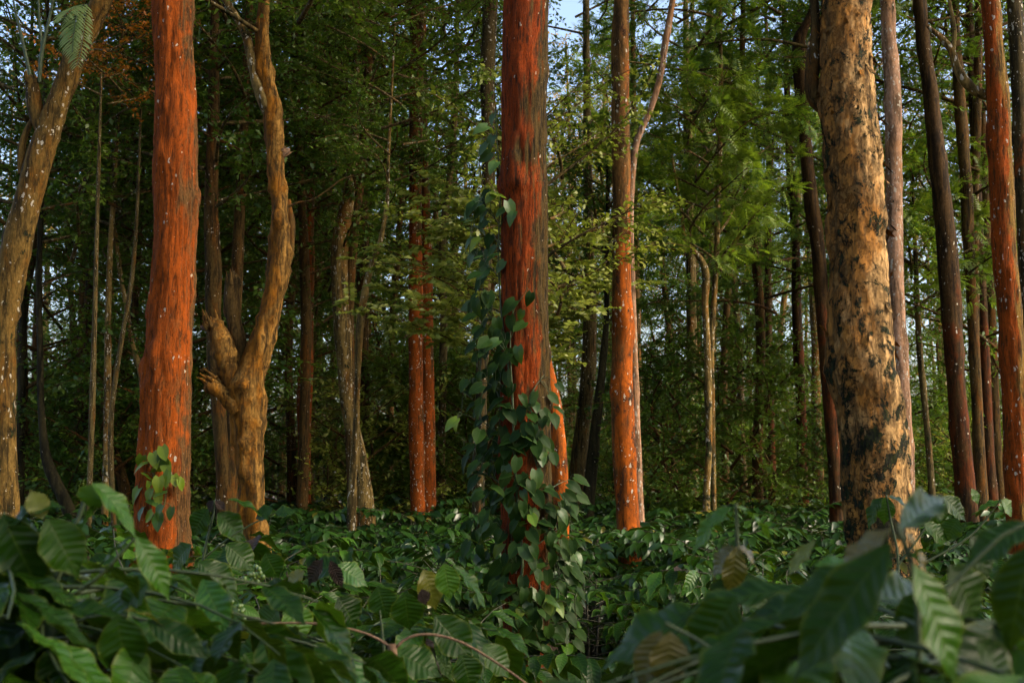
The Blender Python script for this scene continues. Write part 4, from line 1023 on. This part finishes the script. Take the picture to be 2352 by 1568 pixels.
def big_vine():
    rs = np.random.RandomState(2)
    spots = []
    def band(y0, y1, n, xa, xb):
        for k in range(n):
            t = rs.rand(); y = y0 + (y1 - y0) * t
            spots.append((rs.uniform(xa, xb), y))
    for x, y in [(1135, 262), (1120, 290), (1132, 312), (1128, 350), (1140, 372), (1118, 330)]:
        spots.append((x, y))
    band(425, 520, 13, 1085, 1150); spots += [(1181, 487), (1160, 478), (1166, 462), (1095, 455), (1088, 520), (1085, 500)]
    band(520, 640, 14, 1080, 1148); spots += [(1158, 600), (1096, 575)]
    band(640, 780, 22, 1090, 1165); spots += [(1220, 672), (1200, 712), (1183, 690), (1205, 740), (1172, 725)]
    band(780, 900, 28, 1088, 1180); spots += [(1190, 795), (1160, 765)]
    band(870, 1010, 46, 1064, 1255); spots += [(1278, 880), (1262, 905), (1272, 935), (1268, 950)]
    band(1000, 1130, 52, 1075, 1262); spots += [(1050, 962), (1270, 1040)]
    band(1120, 1260, 56, 1072, 1300)
    band(1240, 1360, 50, 1120, 1330)
    band(1340, 1470, 34, 1165, 1325)
    band(1440, 1540, 18, 1150, 1300)
    spots += [(1305, 1110), (1320, 1095), (1298, 1130), (1310, 1150), (1325, 1135)]
    line = tc[1]; zs = line[:, 2]
    def on(px, py, off=0.012):
        p = P(px, py, 8.5); cx, r = np.interp(p[2], zs, line[:, 0]), np.interp(p[2], zs, line[:, 3])
        dx = p[0] - cx
        y = 8.5 - math.sqrt(max(r * r - dx * dx, 0.0009)) - off
        return P(px, py, y)
    def st(pts, r0, r1):
        n = len(pts)
        return [(*on(x, y), r0 + (r1 - r0) * i / (n - 1)) for i, (x, y) in enumerate(pts)]
    f = on(1190, 1568); f[2] = 0.0
    stems = [[(f[0], f[1] - 0.03, 0.0, 0.014)] + st([(1196, 1568), (1180, 1450), (1200, 1300), (1188, 1150), (1180, 1020), (1176, 900), (1162, 800), (1150, 700), (1145, 600), (1147, 500), (1150, 430), (1143, 340), (1138, 250)], 0.012, 0.003),
             [(f[0] + .05, f[1] - 0.02, 0.0, 0.012)] + st([(1230, 1560), (1245, 1400), (1228, 1250), (1240, 1100), (1215, 1000), (1222, 900), (1250, 860)], 0.010, 0.003),
             st([(1176, 880), (1172, 780), (1185, 700), (1205, 675), (1212, 660)], 0.005, 0.002),
             st([(1185, 1300), (1165, 1150), (1150, 1000), (1148, 850)], 0.007, 0.003)]
    extra = []
    for (ax, ay), (bx, by) in [((1155, 900), (1085, 880)), ((1152, 760), (1085, 700)), ((1148, 640), (1078, 580)), ((1150, 1000), (1060, 950)), ((1160, 1120), (1085, 1080)), ((1180, 1250), (1090, 1180)), ((1150, 520), (1082, 455)), ((1235, 1250), (1325, 1200)), ((1240, 1300), (1330, 1290)), ((1243, 1400), (1320, 1380)), ((1240, 1150), (1310, 1100)), ((1180, 1300), (1120, 1290)), ((1236, 1330), (1310, 1340))]:
        a = on(ax, ay); b = P(bx, by, 8.38 + 0.2 * rs.rand())
        m = (a + b) / 2 + np.array((0, 0, 0.03))
        extra.append([(*a, 0.005), (*m, 0.004), (*b, 0.002)])
    stems += extra
    dense = []
    for s in stems:
        dense.append(catmull(np.array(s), 0.05).tolist())
    lime = {(1050, 962), (1181, 487), (1095, 455), (1088, 520), (1160, 478)}
    bright = [(1220, 1182), (1205, 1200), (1155, 1248), (1235, 1215), (1253, 1372), (1200, 1395), (1270, 1378), (1165, 1400), (1082, 1235), (1265, 1165), (1050, 962)]
    spots += bright
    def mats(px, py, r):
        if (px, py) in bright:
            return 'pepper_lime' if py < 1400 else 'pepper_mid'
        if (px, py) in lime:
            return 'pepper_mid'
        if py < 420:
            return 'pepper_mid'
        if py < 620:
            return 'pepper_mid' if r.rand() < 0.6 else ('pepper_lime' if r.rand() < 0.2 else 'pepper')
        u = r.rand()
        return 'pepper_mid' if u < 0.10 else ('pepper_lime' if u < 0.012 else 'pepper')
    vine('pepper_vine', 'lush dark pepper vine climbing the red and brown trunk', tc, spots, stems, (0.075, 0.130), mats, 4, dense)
big_vine()

def small_vine():
    line = t2[1]; zs = line[:, 2]
    def on(px, py, off=0.012):
        p = P(px, py, 10.0); cx, r = np.interp(p[2], zs, line[:, 0]), np.interp(p[2], zs, line[:, 3])
        dx = p[0] - cx
        return P(px, py, 10.0 - math.sqrt(max(r * r - dx * dx, 0.0009)) - off)
    f = on(358, 1400); f[2] = 0
    s1 = [(*f, 0.006)] + [(*on(x, y), 0.004) for x, y in [(358, 1350), (356, 1250), (352, 1150), (354, 1100), (350, 1065), (362, 1035)]]
    s2 = [(*on(x, y), 0.003) for x, y in [(356, 1200), (378, 1160), (382, 1130), (390, 1110)]]
    spots = [(372, 1025), (352, 1040), (370, 1045), (327, 1046), (338, 1063), (366, 1068), (330, 1085), (378, 1058), (388, 1082), (365, 1095), (399, 1090), (322, 1118), (345, 1105), (347, 1122), (362, 1130), (382, 1130), (318, 1130), (340, 1150), (372, 1160), (395, 1165), (350, 1175), (330, 1165), (410, 1100), (365, 1180)]
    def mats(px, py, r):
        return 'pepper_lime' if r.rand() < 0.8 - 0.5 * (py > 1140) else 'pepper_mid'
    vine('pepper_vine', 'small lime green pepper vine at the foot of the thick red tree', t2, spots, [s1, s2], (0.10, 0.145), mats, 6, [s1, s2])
small_vine()

# ------------------------------------------------------------------ coffee bushes
def bush_frames(R, H, nb, rs, per=0.075, leaf=(0.10, 0.17), low=0.3):
    wood = MB()
    pos, D, N, S = [], [], [], []
    for s in range(3):
        a = s * 2.1 + rs.rand()
        e = np.array((math.cos(a) * 0.12, math.sin(a) * 0.12, H * 0.9))
        wood.add(*tube(np.array([[0.04 * math.cos(a), 0.04 * math.sin(a), -0.05, 0.018], [e[0] * 0.6, e[1] * 0.6, H * 0.5, 0.013], [*e, 0.006]]), 6, 0.15, [(0.002, 20, 12, 'n')], s))
    for k in range(nb):
        t = (k + rs.rand()) / nb
        z = H * (low + (0.92 - low) * t)
        az = k * 2.39996 + rs.rand()
        ln = R * (0.55 + 0.45 * math.sqrt(max(0, 1 - ((t - 0.45) / 0.75) ** 2))) * (0.8 + 0.35 * rs.rand())
        el = 0.05 + (0.28 if low > 0.7 else 0.75) * t * rs.rand()
        out = np.array((math.cos(az), math.sin(az), 0))
        c0 = np.array((0, 0, z))
        C = []
        for s in np.linspace(0, 1, 6):
            C.append(c0 + out * ln * s * math.cos(el) + np.array((0, 0, ln * (s * math.sin(el) - 0.28 * s * s))) + np.array((-out[1], out[0], 0)) * 0.06 * math.sin(3 * s + k))
        C = np.array(C)
        wood.add(*tube(np.c_[C, np.linspace(0.0042, 0.0016, 6)], 4, 1, interp=False))
        n = max(2, int(ln * 0.75 / per))
        for q in range(n + 1):
            s = 0.28 + 0.72 * q / n
            f = s * 5; i = min(4, int(f)); f -= i
            c = C[i] * (1 - f) + C[i + 1] * f
            T = unit(C[i + 1] - C[i])
            sd = unit(np.cross(T, (0, 0, 1)))
            for sg in (-1, 1):
                pos.append(c + rs.randn(3) * 0.008)
                D.append(T * (0.45 + 0.5 * (q == n)) + sd * sg * 0.95 + np.array((0, 0, -0.12 - 0.45 * rs.rand())) + rs.randn(3) * 0.18)
                N.append(np.array((0, 0, 1.0)) + rs.randn(3) * 0.30 - T * 0.15)
                S.append(rs.uniform(*leaf))
    return wood, np.array(pos), np.array(D), np.array(N), np.array(S)

COF_LO = leaf_grid(1.0, 0.46, 4, 2, 'coffee', 0.25, 0.28, 0, 8, 0.12, 1)
COF_MD = [leaf_grid(1.0, 0.43 + 0.03 * k, 6, 4, 'coffee', 0.22, 0.12 + 0.14 * k, 0.0, 3, 0.20, k, 0.2 * (k - 1)) for k in range(4)]
COF_HI = [leaf_grid(1.0, 0.42 + 0.03 * k, 36, 6, 'coffee', 0.18, 0.10 + 0.13 * k, 0.0115, 9, 0.14, k + 9, 0.2 * (k - 1)) for k in range(4)]
COFM = {key: [mk_mesh('coffee_leaf', V, Q, L[key], uv) for V, Q, uv in COF_MD] for key in ('coffee', 'coffee_bright', 'coffee_yellow', 'coffee_dry', 'coffee_bronze')}
COFH = {key: [mk_mesh('coffee_leaf', V, Q, L[key], uv) for V, Q, uv in COF_HI] for key in ('coffee', 'coffee_bright', 'coffee_yellow', 'coffee_dry', 'coffee_bronze')}

def pick_key(rs, w=(0.78, 0.185, 0.02, 0.015)):
    u = rs.rand()
    for k, x in zip(('coffee', 'coffee_bright', 'coffee_yellow', 'coffee_dry'), w):
        if u < x:
            return k
        u -= x
    return 'coffee'

def bush_parts(label, x, y, R, H, nb, seed, group=None, leaf=(0.11, 0.18), per=0.085, cap=290, hi_res=False, low=0.3):
    rs = np.random.RandomState(seed)
    wood, pos, D, N, S = bush_frames(R, H, nb, rs, per, leaf, low)
    root = thing('coffee_bush', label, 'coffee bush', (x, y, 0), group)
    link('stem', wood.mesh('stem', M['green_stem' if hi_res else 'coffee_stem']), root)
    vis = pos[:, 2] * 1.2 - pos[:, 1] * 0.8 + rs.rand(len(pos)) * 0.2
    order = np.argsort(-vis)
    top, rest = order[:cap], order[cap:]
    lib = COFH if hi_res else COFM
    for i in top:
        o = link('leaf', lib[pick_key(rs)][rs.randint(4)], root)
        o.matrix_local = leaf_matrix(pos[i], D[i], N[i], S[i])
    if len(rest) > 5:
        V, Q, uv, lv = scatter(COF_LO, pos[rest], D[rest], N[rest], S[rest])
        link('inner_foliage', mk_mesh('inner_foliage', V, Q, L['coffee'], uv, lv), root, None, 'stuff')
    return root

BUSHES = []
for v in range(7):
    rs = np.random.RandomState(500 + v)
    wood, pos, D, N, S = bush_frames(1.15, 1.28, 62, rs, 0.075, (0.13, 0.20))
    V, Q, uv, lv = scatter(COF_LO, pos, D, N, S)
    BUSHES.append((mk_mesh('foliage', V, Q, L['coffee_far'], uv, lv), wood.mesh('stem', M['coffee_stem'])))

def clear_of_trunks(x, y, r):
    return all((x - a) ** 2 + (y - b) ** 2 > (q + r) ** 2 for a, b, q in TRUNKS)

rs = np.random.RandomState(41)
n_b = 0
d = 5.6
row = 0
while d < 38:
    w = half_width(d) + 1.2
    sp = 1.35 if d < 16 else 1.9
    x = -w + rs.rand() * sp
    while x < w:
        xx, yy = x + rs.uniform(-.25, .25), d + rs.uniform(-.25, .25)
        px = 1176 + F * xx / yy
        x += sp
        if not clear_of_trunks(xx, yy, 0.22):
            continue
        if 1040 < px < 1790 and yy < 7.6:
            continue
        if yy < 8.3 and abs(px - 1200) < 190:
            continue
        n_b += 1
        hs = 0.86 + 0.2 * rs.rand()
        if yy < 10.2:
            bush_parts(short('coffee bush near the ', near_named(xx, yy)), xx, yy, 0.95, (1.24 if px < 700 or px > 1800 else 1.04) * hs, 44, 600 + n_b, 'coffee bushes in the rows', (0.105, 0.17), 0.075)
        else:
            root = thing('coffee_bush', short('coffee bush near the ', near_named(xx, yy)), 'coffee bush', (xx, yy, 0), 'coffee bushes in the rows', rs.rand() * 6.28, (0.76 if yy < 14.5 and px > 560 else 0.86) + 0.20 * rs.rand())
            fm, wm = BUSHES[rs.randint(7)]
            link('foliage', fm, root, None, 'stuff'); link('stem', wm, root)
    d += 1.3 if d < 16 else 1.9
print('bushes', n_b)

# --- foreground bushes with hand-set leaves
def quad_leaf(root, base, mat, wpx, bx, by, tx, ty, d, dt=None, n=None, v=None, rs=random):
    """one leaf from base pixel to tip pixel at about d metres"""
    a = P(bx, by, d); b = P(tx, ty, dt if dt else d)
    D = b - a; ln = np.linalg.norm(D)
    s = ln
    N = np.array(n if n is not None else (rs.uniform(-.25, .25), -0.75, 0.75))
    o = link('leaf', COFH[mat][rs.randint(0, 3) if v is None else v], root)
    m = leaf_matrix(a - base, D, N, s)
    wr = (wpx * d / F) / (s * 0.44)
    for i in range(3):
        m[i][0] *= wr
    o.matrix_local = m
    return o

def stem_px(root, base, pts, d, r0, r1, mat='green_stem', name='branch'):
    l = np.array([(*P(x, y, d if not isinstance(d, (list, tuple)) else d[i]), r0 + (r1 - r0) * i / (len(pts) - 1)) for i, (x, y) in enumerate(pts)])
    return link(name, MB().add(*tube(l, 8, 0.03, [(0.12 * r0, 90, 60, 'n')], 3)).mesh(name, M[mat], base), root)

def down(p):
    return np.array((p[0], p[1], 0.0))

def left_bush():
    x, y = P(120, 1300, 2.05)[0], 2.05
    root = bush_parts('tall coffee bush with broad leaves below the leaning tan trunk', x - 0.05, y + 0.15, 0.50, 1.80, 38, 900, None, (0.13, 0.185), 0.10, 290, True, 0.78)
    base = np.array(root.location)
    q = lambda *a, **k: quad_leaf(root, base, *a, **k)
    d = 1.95
    q('coffee_bright', 62, 214, 1112, 196, 1172, d)
    q('coffee_bright', 60, 212, 1110, 338, 1195, d, n=(-.2, -.45, .9), v=3)
    q('coffee', 46, 150, 1166, -10, 1152, d, n=(0, -.25, 1))
    q('coffee', 104, 108, 1190, 186, 1322, d)
    q('coffee', 98, 6, 1180, 88, 1370, d)
    q('coffee_bright', 62, 312, 1232, 404, 1368, d, v=2)
    q('coffee', 34, 310, 1230, 200, 1296, d, n=(.3, -.2, .9))
    q('coffee', 58, 96, 1392, 284, 1398, d, n=(0, -.4, .9))
    q('coffee', 108, 268, 1412, 296, 1564, d)
    q('coffee', 74, 338, 1424, 484, 1505, d)
    q('coffee', 104, 132, 1470, 156, 1600, d)
    q('coffee_yellow', 24, 282, 1402, 398, 1402, d, n=(0, -.2, 1))
    q('coffee_yellow', 52, 100, 1190, 70, 1120, d, n=(.2, -.8, .4))
    q('coffee_bright', 50, 240, 1140, 150, 1240, d, dt=2.05)
    q('coffee', 60, 70, 1262, 30, 1180, d, dt=2.2)
    q('coffee', 70, 230, 1300, 335, 1330, d, dt=2.1, n=(.1, -.5, .9))
    q('coffee', 66, 20, 1400, 120, 1470, d, dt=2.0)
    q('coffee', 80, 340, 1340, 250, 1420, 2.1)
    stem_px(root, base, [(110, 1568), (112, 1400), (160, 1250), (205, 1118)], 2.06, 0.006, 0.003)
    stem_px(root, base, [(112, 1400), (220, 1330), (310, 1236)], 2.06, 0.004, 0.0025)
    stem_px(root, base, [(112, 1450), (200, 1420), (272, 1412), (340, 1424)], 2.06, 0.004, 0.0025)
    stem_px(root, base, [(112, 1350), (60, 1250), (8, 1178)], 2.06, 0.004, 0.0025)

def center_bush():
    d = 3.6
    x = P(760, 1300, d)[0]
    root = bush_parts('coffee bush with arching bare twigs and a cut stem', x, d + 0.25, 0.56, 1.42, 40, 901, None, (0.12, 0.18), 0.09, 290, True, 0.66)
    base = np.array(root.location)
    q = lambda *a, **k: quad_leaf(root, base, *a, **k)
    d = 3.45
    q('coffee_yellow', 62, 972, 1308, 1012, 1400, d); q('coffee_bright', 62, 1020, 1293, 1036, 1378, d - .1)
    q('coffee', 72, 930, 1360, 942, 1452, d - .15); q('coffee', 74, 868, 1346, 890, 1420, d - .1)
    q('coffee_bright', 84, 662, 1392, 706, 1472, d - .2, v=1); q('coffee', 44, 1040, 1298, 1144, 1380, d, n=(.3, -.5, .9))
    q('coffee_dry', 34, 742, 1284, 697, 1340, d - .1); q('coffee_dry', 30, 758, 1286, 788, 1352, d - .1); q('coffee_dry', 28, 968, 1352, 981, 1390, d - .25)
    q('coffee', 84, 702, 1484, 772, 1544, d - .2); q('coffee', 92, 908, 1496, 1018, 1548, d - .2)
    q('coffee', 96, 998, 1414, 1090, 1514, d - .15); q('coffee', 76, 776, 1372, 830, 1438, d); q('coffee', 70, 828, 1508, 846, 1576, d - .2)
    q('coffee', 62, 790, 1300, 700, 1296, d + .1); q('coffee_bright', 60, 770, 1300, 850, 1330, d)
    q('coffee', 80, 640, 1400, 590, 1450, d); q('coffee', 90, 610, 1480, 530, 1540, d - .2); q('coffee', 80, 560, 1500, 620, 1570, d - .3)
    q('coffee', 76, 660, 1340, 598, 1380, d); q('coffee', 70, 1110, 1480, 1180, 1550, d - .1); q('coffee', 74, 1060, 1500, 1090, 1590, d - .2)
    q('coffee_yellow', 40, 700, 1310, 650, 1345, d)
    # cut stem and arching bare twigs
    stem_px(root, base, [(905, 1800), (908, 1640), (906, 1560), (902, 1500), (900, 1484), (899, 1478)], d - .35, 0.0125, 0.0105, 'twig', 'cut_stem')
    stem_px(root, base, [(898, 1486), (868, 1466), (815, 1446), (735, 1432), (640, 1430), (560, 1434), (528, 1440)], d - .35, 0.0034, 0.0022, 'twig', 'bare_twig')
    stem_px(root, base, [(906, 1490), (926, 1470), (960, 1457), (1000, 1457), (1060, 1474), (1130, 1514), (1210, 1570), (1260, 1610)], d - .35, 0.0036, 0.0026, 'twig', 'bare_twig')
    stem_px(root, base, [(880, 1560), (882, 1500), (878, 1450), (872, 1400)], d - .3, 0.004, 0.002, 'green_stem', 'shoot')

def shoot_bush():
    d = 4.2
    x = P(480, 1300, d)[0]
    root = bush_parts('coffee bush sending up a dark leafy shoot beside the forked tree', x, d + 0.2, 0.68, 1.42, 40, 902, None, (0.12, 0.18), 0.09, 290, True, 0.6)
    base = np.array(root.location)
    q = lambda *a, **k: quad_leaf(root, base, *a, **k)
    q('coffee', 56, 478, 1168, 434, 1230, d); q('coffee', 60, 500, 1178, 568, 1230, d)
    q('coffee_dry', 24, 490, 1150, 470, 1172, d); q('coffee_dry', 24, 494, 1150, 520, 1170, d)
    q('coffee', 34, 524, 1146, 625, 1166, d, n=(0, -.3, 1)); q('coffee', 40, 632, 1180, 675, 1164, d, n=(.1, -.6, .8)); q('coffee', 46, 626, 1166, 584, 1190, d)
    q('coffee', 70, 455, 1290, 560, 1360, d - .3); q('coffee', 74, 400, 1320, 520, 1372, d - .4, n=(0, -.5, .9)); q('coffee', 60, 610, 1270, 640, 1330, d - .1)
    q('coffee', 60, 440, 1250, 380, 1300, d - .1); q('coffee', 64, 520, 1250, 590, 1300, d); q('coffee_bright', 40, 460, 1386, 536, 1476, d - .6)
    stem_px(root, base, [(468, 1400), (467, 1285), (478, 1230), (491, 1180), (492, 1148)], d, 0.006, 0.003)
    stem_px(root, base, [(470, 1280), (520, 1240), (575, 1205), (632, 1178)], d, 0.004, 0.002)
    # cluster of unripe berries
    rs = np.random.RandomState(8)
    u, v = np.meshgrid(np.linspace(0, math.pi, 6), np.linspace(0, 2 * math.pi, 9), indexing='ij')
    V = np.stack([np.sin(u) * np.cos(v), np.sin(u) * np.sin(v), np.cos(u) * 1.15], -1).reshape(-1, 3)
    i = np.arange(5)[:, None] * 9; j = np.arange(8)[None]
    Q = np.stack([i + j, i + 9 + j, i + 10 + j, i + j + 1], -1).reshape(-1, 4)
    bm = mk_mesh('berry', V * 0.0075, Q, M['berry'])
    for cx, cy in ((545, 1402), (590, 1318)):
        for k in range(16):
            p = P(cx + rs.randn() * 9, cy + rs.randn() * 9, d - 0.55 + rs.randn() * 0.012)
            o = link('berry', bm, root, tuple(p - base))

def right_bush():
    d = 1.35
    x = P(2000, 1300, d)[0]
    root = bush_parts('large-leaved coffee bush with glossy bronze young leaves before the massive pale trunk', x + 0.06, d + 0.12, 0.48, 1.78, 40, 903, None, (0.14, 0.20), 0.11, 290, True, 0.80)
    base = np.array(root.location)
    q = lambda *a, **k: quad_leaf(root, base, *a, **k)
    q('coffee_bronze', 74, 2046, 1214, 1898, 1308, d, n=(-.35, -.35, .9), v=2)
    q('coffee_bronze', 66, 2078, 1218, 2186, 1378, d, n=(.5, -.4, .75), v=2)
    q('coffee', 86, 2066, 1218, 2184, 1112, d, dt=1.5, n=(-.3, -.9, .3))
    q('coffee', 150, 2046, 1248, 1806, 1562, d - .12, n=(-.1, -.7, .7))
    q('coffee_bright', 140, 2098, 1296, 2222, 1575, d - .1, n=(.4, -.7, .5))
    q('coffee', 96, 2370, 1200, 2200, 1282, d + .1, n=(0, -.5, .9))
    q('coffee', 120, 2370, 1250, 2300, 1500, d, n=(-.4, -.7, .5))
    q('coffee', 120, 1985, 1290, 1755, 1424, d + .05, n=(-.1, -.45, .9))
    q('coffee', 120, 1690, 1370, 1580, 1535, d + .25, n=(-.2, -.8, .5))
    q('coffee', 110, 1800, 1500, 1700, 1620, d + .1)
    q('coffee', 120, 2180, 1300, 2290, 1440, d + .12)
    q('coffee', 110, 2160, 1360, 2060, 1480, d + .15)
    q('coffee', 120, 2240, 1470, 2350, 1590, d)
    q('coffee_bronze', 92, 1540, 1450, 1536, 1590, d + .12, n=(.15, -.95, .25), v=1)
    q('coffee_bronze', 74, 1520, 1448, 1456, 1585, d + .14, n=(-.4, -.85, .25), v=1)
    q('coffee', 90, 1640, 1480, 1600, 1590, d + .2)
    q('coffee', 84, 2030, 1300, 1930, 1390, d + .25, n=(-.2, -.4, .9))
    q('coffee_bright', 66, 1960, 1300, 1870, 1280, d + .3, n=(0, -.4, .9))
    q('coffee', 80, 2230, 1230, 2290, 1330, d + .3)
    q('coffee', 90, 1900, 1440, 1810, 1500, d + .3); q('coffee', 90, 2060, 1500, 1960, 1590, d + .3)
    stem_px(root, base, [(2120, 1700), (2110, 1480), (2098, 1310), (2066, 1218), (2062, 1205)], d, 0.004, 0.002)
    stem_px(root, base, [(2100, 1510), (1880, 1508), (1764, 1512), (1670, 1506), (1590, 1462), (1528, 1430)], [d, d + .05, d + .08, d + .1, d + .12, d + .12], 0.0035, 0.0018, 'green_stem')
    stem_px(root, base, [(2105, 1400), (2200, 1330), (2300, 1230), (2375, 1195)], d + .06, 0.003, 0.002)

def right_shoot():
    d = 2.1
    p = P(1690, 1300, d)
    root = bush_parts('young coffee plant with one erect shoot and two arching leaves', p[0], d, 0.30, 1.42, 8, 904, None, (0.11, 0.15), 0.12, 290, True, 0.55)
    base = np.array(root.location)
    q = lambda *a, **k: quad_leaf(root, base, *a, **k)
    q('coffee_bright', 40, 1689, 1162, 1560, 1226, d, n=(-.5, -.3, .8), v=3)
    q('coffee_bright', 40, 1690, 1162, 1812, 1218, d, n=(.5, -.3, .8), v=3)
    q('coffee_bronze', 50, 1692, 1254, 1618, 1300, d, n=(-.4, -.4, .8)); q('coffee_bronze', 52, 1692, 1254, 1682, 1380, d - .05, v=2)
    q('coffee_bronze', 58, 1696, 1254, 1768, 1300, d, n=(.4, -.4, .8)); q('coffee_yellow', 46, 1872, 1240, 1802, 1322, d - .1, n=(-.3, -.5, .8))
    q('coffee', 60, 1700, 1330, 1770, 1400, d); q('coffee', 60, 1690, 1330, 1620, 1390, d)
    stem_px(root, base, [(1690, 1700), (1692, 1500), (1694, 1340), (1694, 1251), (1690, 1155)], d, 0.0055, 0.003, 'green_stem')

def right_mid_bush():
    d = 4.6
    p = P(2080, 1250, d)
    root = bush_parts('coffee bush with ribbed arching leaves at the foot of the massive pale trunk', p[0], d, 0.68, 1.42, 40, 905, None, (0.12, 0.18), 0.09, 290, True, 0.55)
    base = np.array(root.location)
    q = lambda *a, **k: quad_leaf(root, base, *a, **k)
    q('coffee_bright', 44, 2036, 1140, 2030, 1205, d, v=1); q('coffee', 34, 2030, 1140, 1972, 1195, d, n=(-.5, -.3, .8)); q('coffee', 40, 2040, 1140, 2110, 1160, d, n=(.2, -.4, .9))
    q('coffee_bright', 42, 2160, 1150, 2140, 1210, d); q('coffee', 56, 2165, 1140, 2230, 1190, d); q('coffee_bright', 38, 2300, 1148, 2240, 1170, d, n=(-.3, -.3, 1)); q('coffee_bright', 38, 2300, 1148, 2340, 1180, d)
    q('coffee_bright', 26, 2232, 1122, 2250, 1158, d); q('coffee', 50, 2200, 1190, 2170, 1240, d - .1); q('coffee', 54, 2120, 1200, 2190, 1250, d - .1)
    stem_px(root, base, [(2060, 1400), (2060, 1260), (2045, 1190), (2036, 1136)], d, 0.006, 0.003)
    stem_px(root, base, [(2060, 1300), (2120, 1220), (2165, 1140)], d, 0.005, 0.003)
    stem_px(root, base, [(2110, 1300), (2240, 1220), (2300, 1146)], d, 0.005, 0.003)

left_bush(); center_bush(); shoot_bush(); right_bush(); right_shoot(); right_mid_bush()
# bushes filling in behind the foreground ones
for k, (px, d, R, H, lab) in enumerate([(215, 3.3, .6, 1.50, 'shaded coffee bush tucked behind the tall broad-leaved one'), (60, 4.6, .75, 1.36, 'coffee bush below the deep-shade trunks and the leaning trunk'),
                                       (350, 5.0, .8, 1.46, 'coffee bush crowding the thick red tree with the lime vine'), (900, 5.0, .50, 1.22, 'coffee bush between the arching twigs and the vine-wrapped trunk'),
                                       (2300, 2.6, .5, 1.45, 'coffee bush under the slim bright red trunk'), (1880, 3.4, .55, 1.12, 'low coffee bush behind the young plant with arching leaves'), (2260, 5.6, .7, 1.26, 'coffee bush before the shadowed maroon cluster')]):
    bush_parts(lab, P(px, 1300, d)[0], d, R, H, 34, 950 + k, None, (0.12, 0.18), 0.10, 290, False, 0.4)
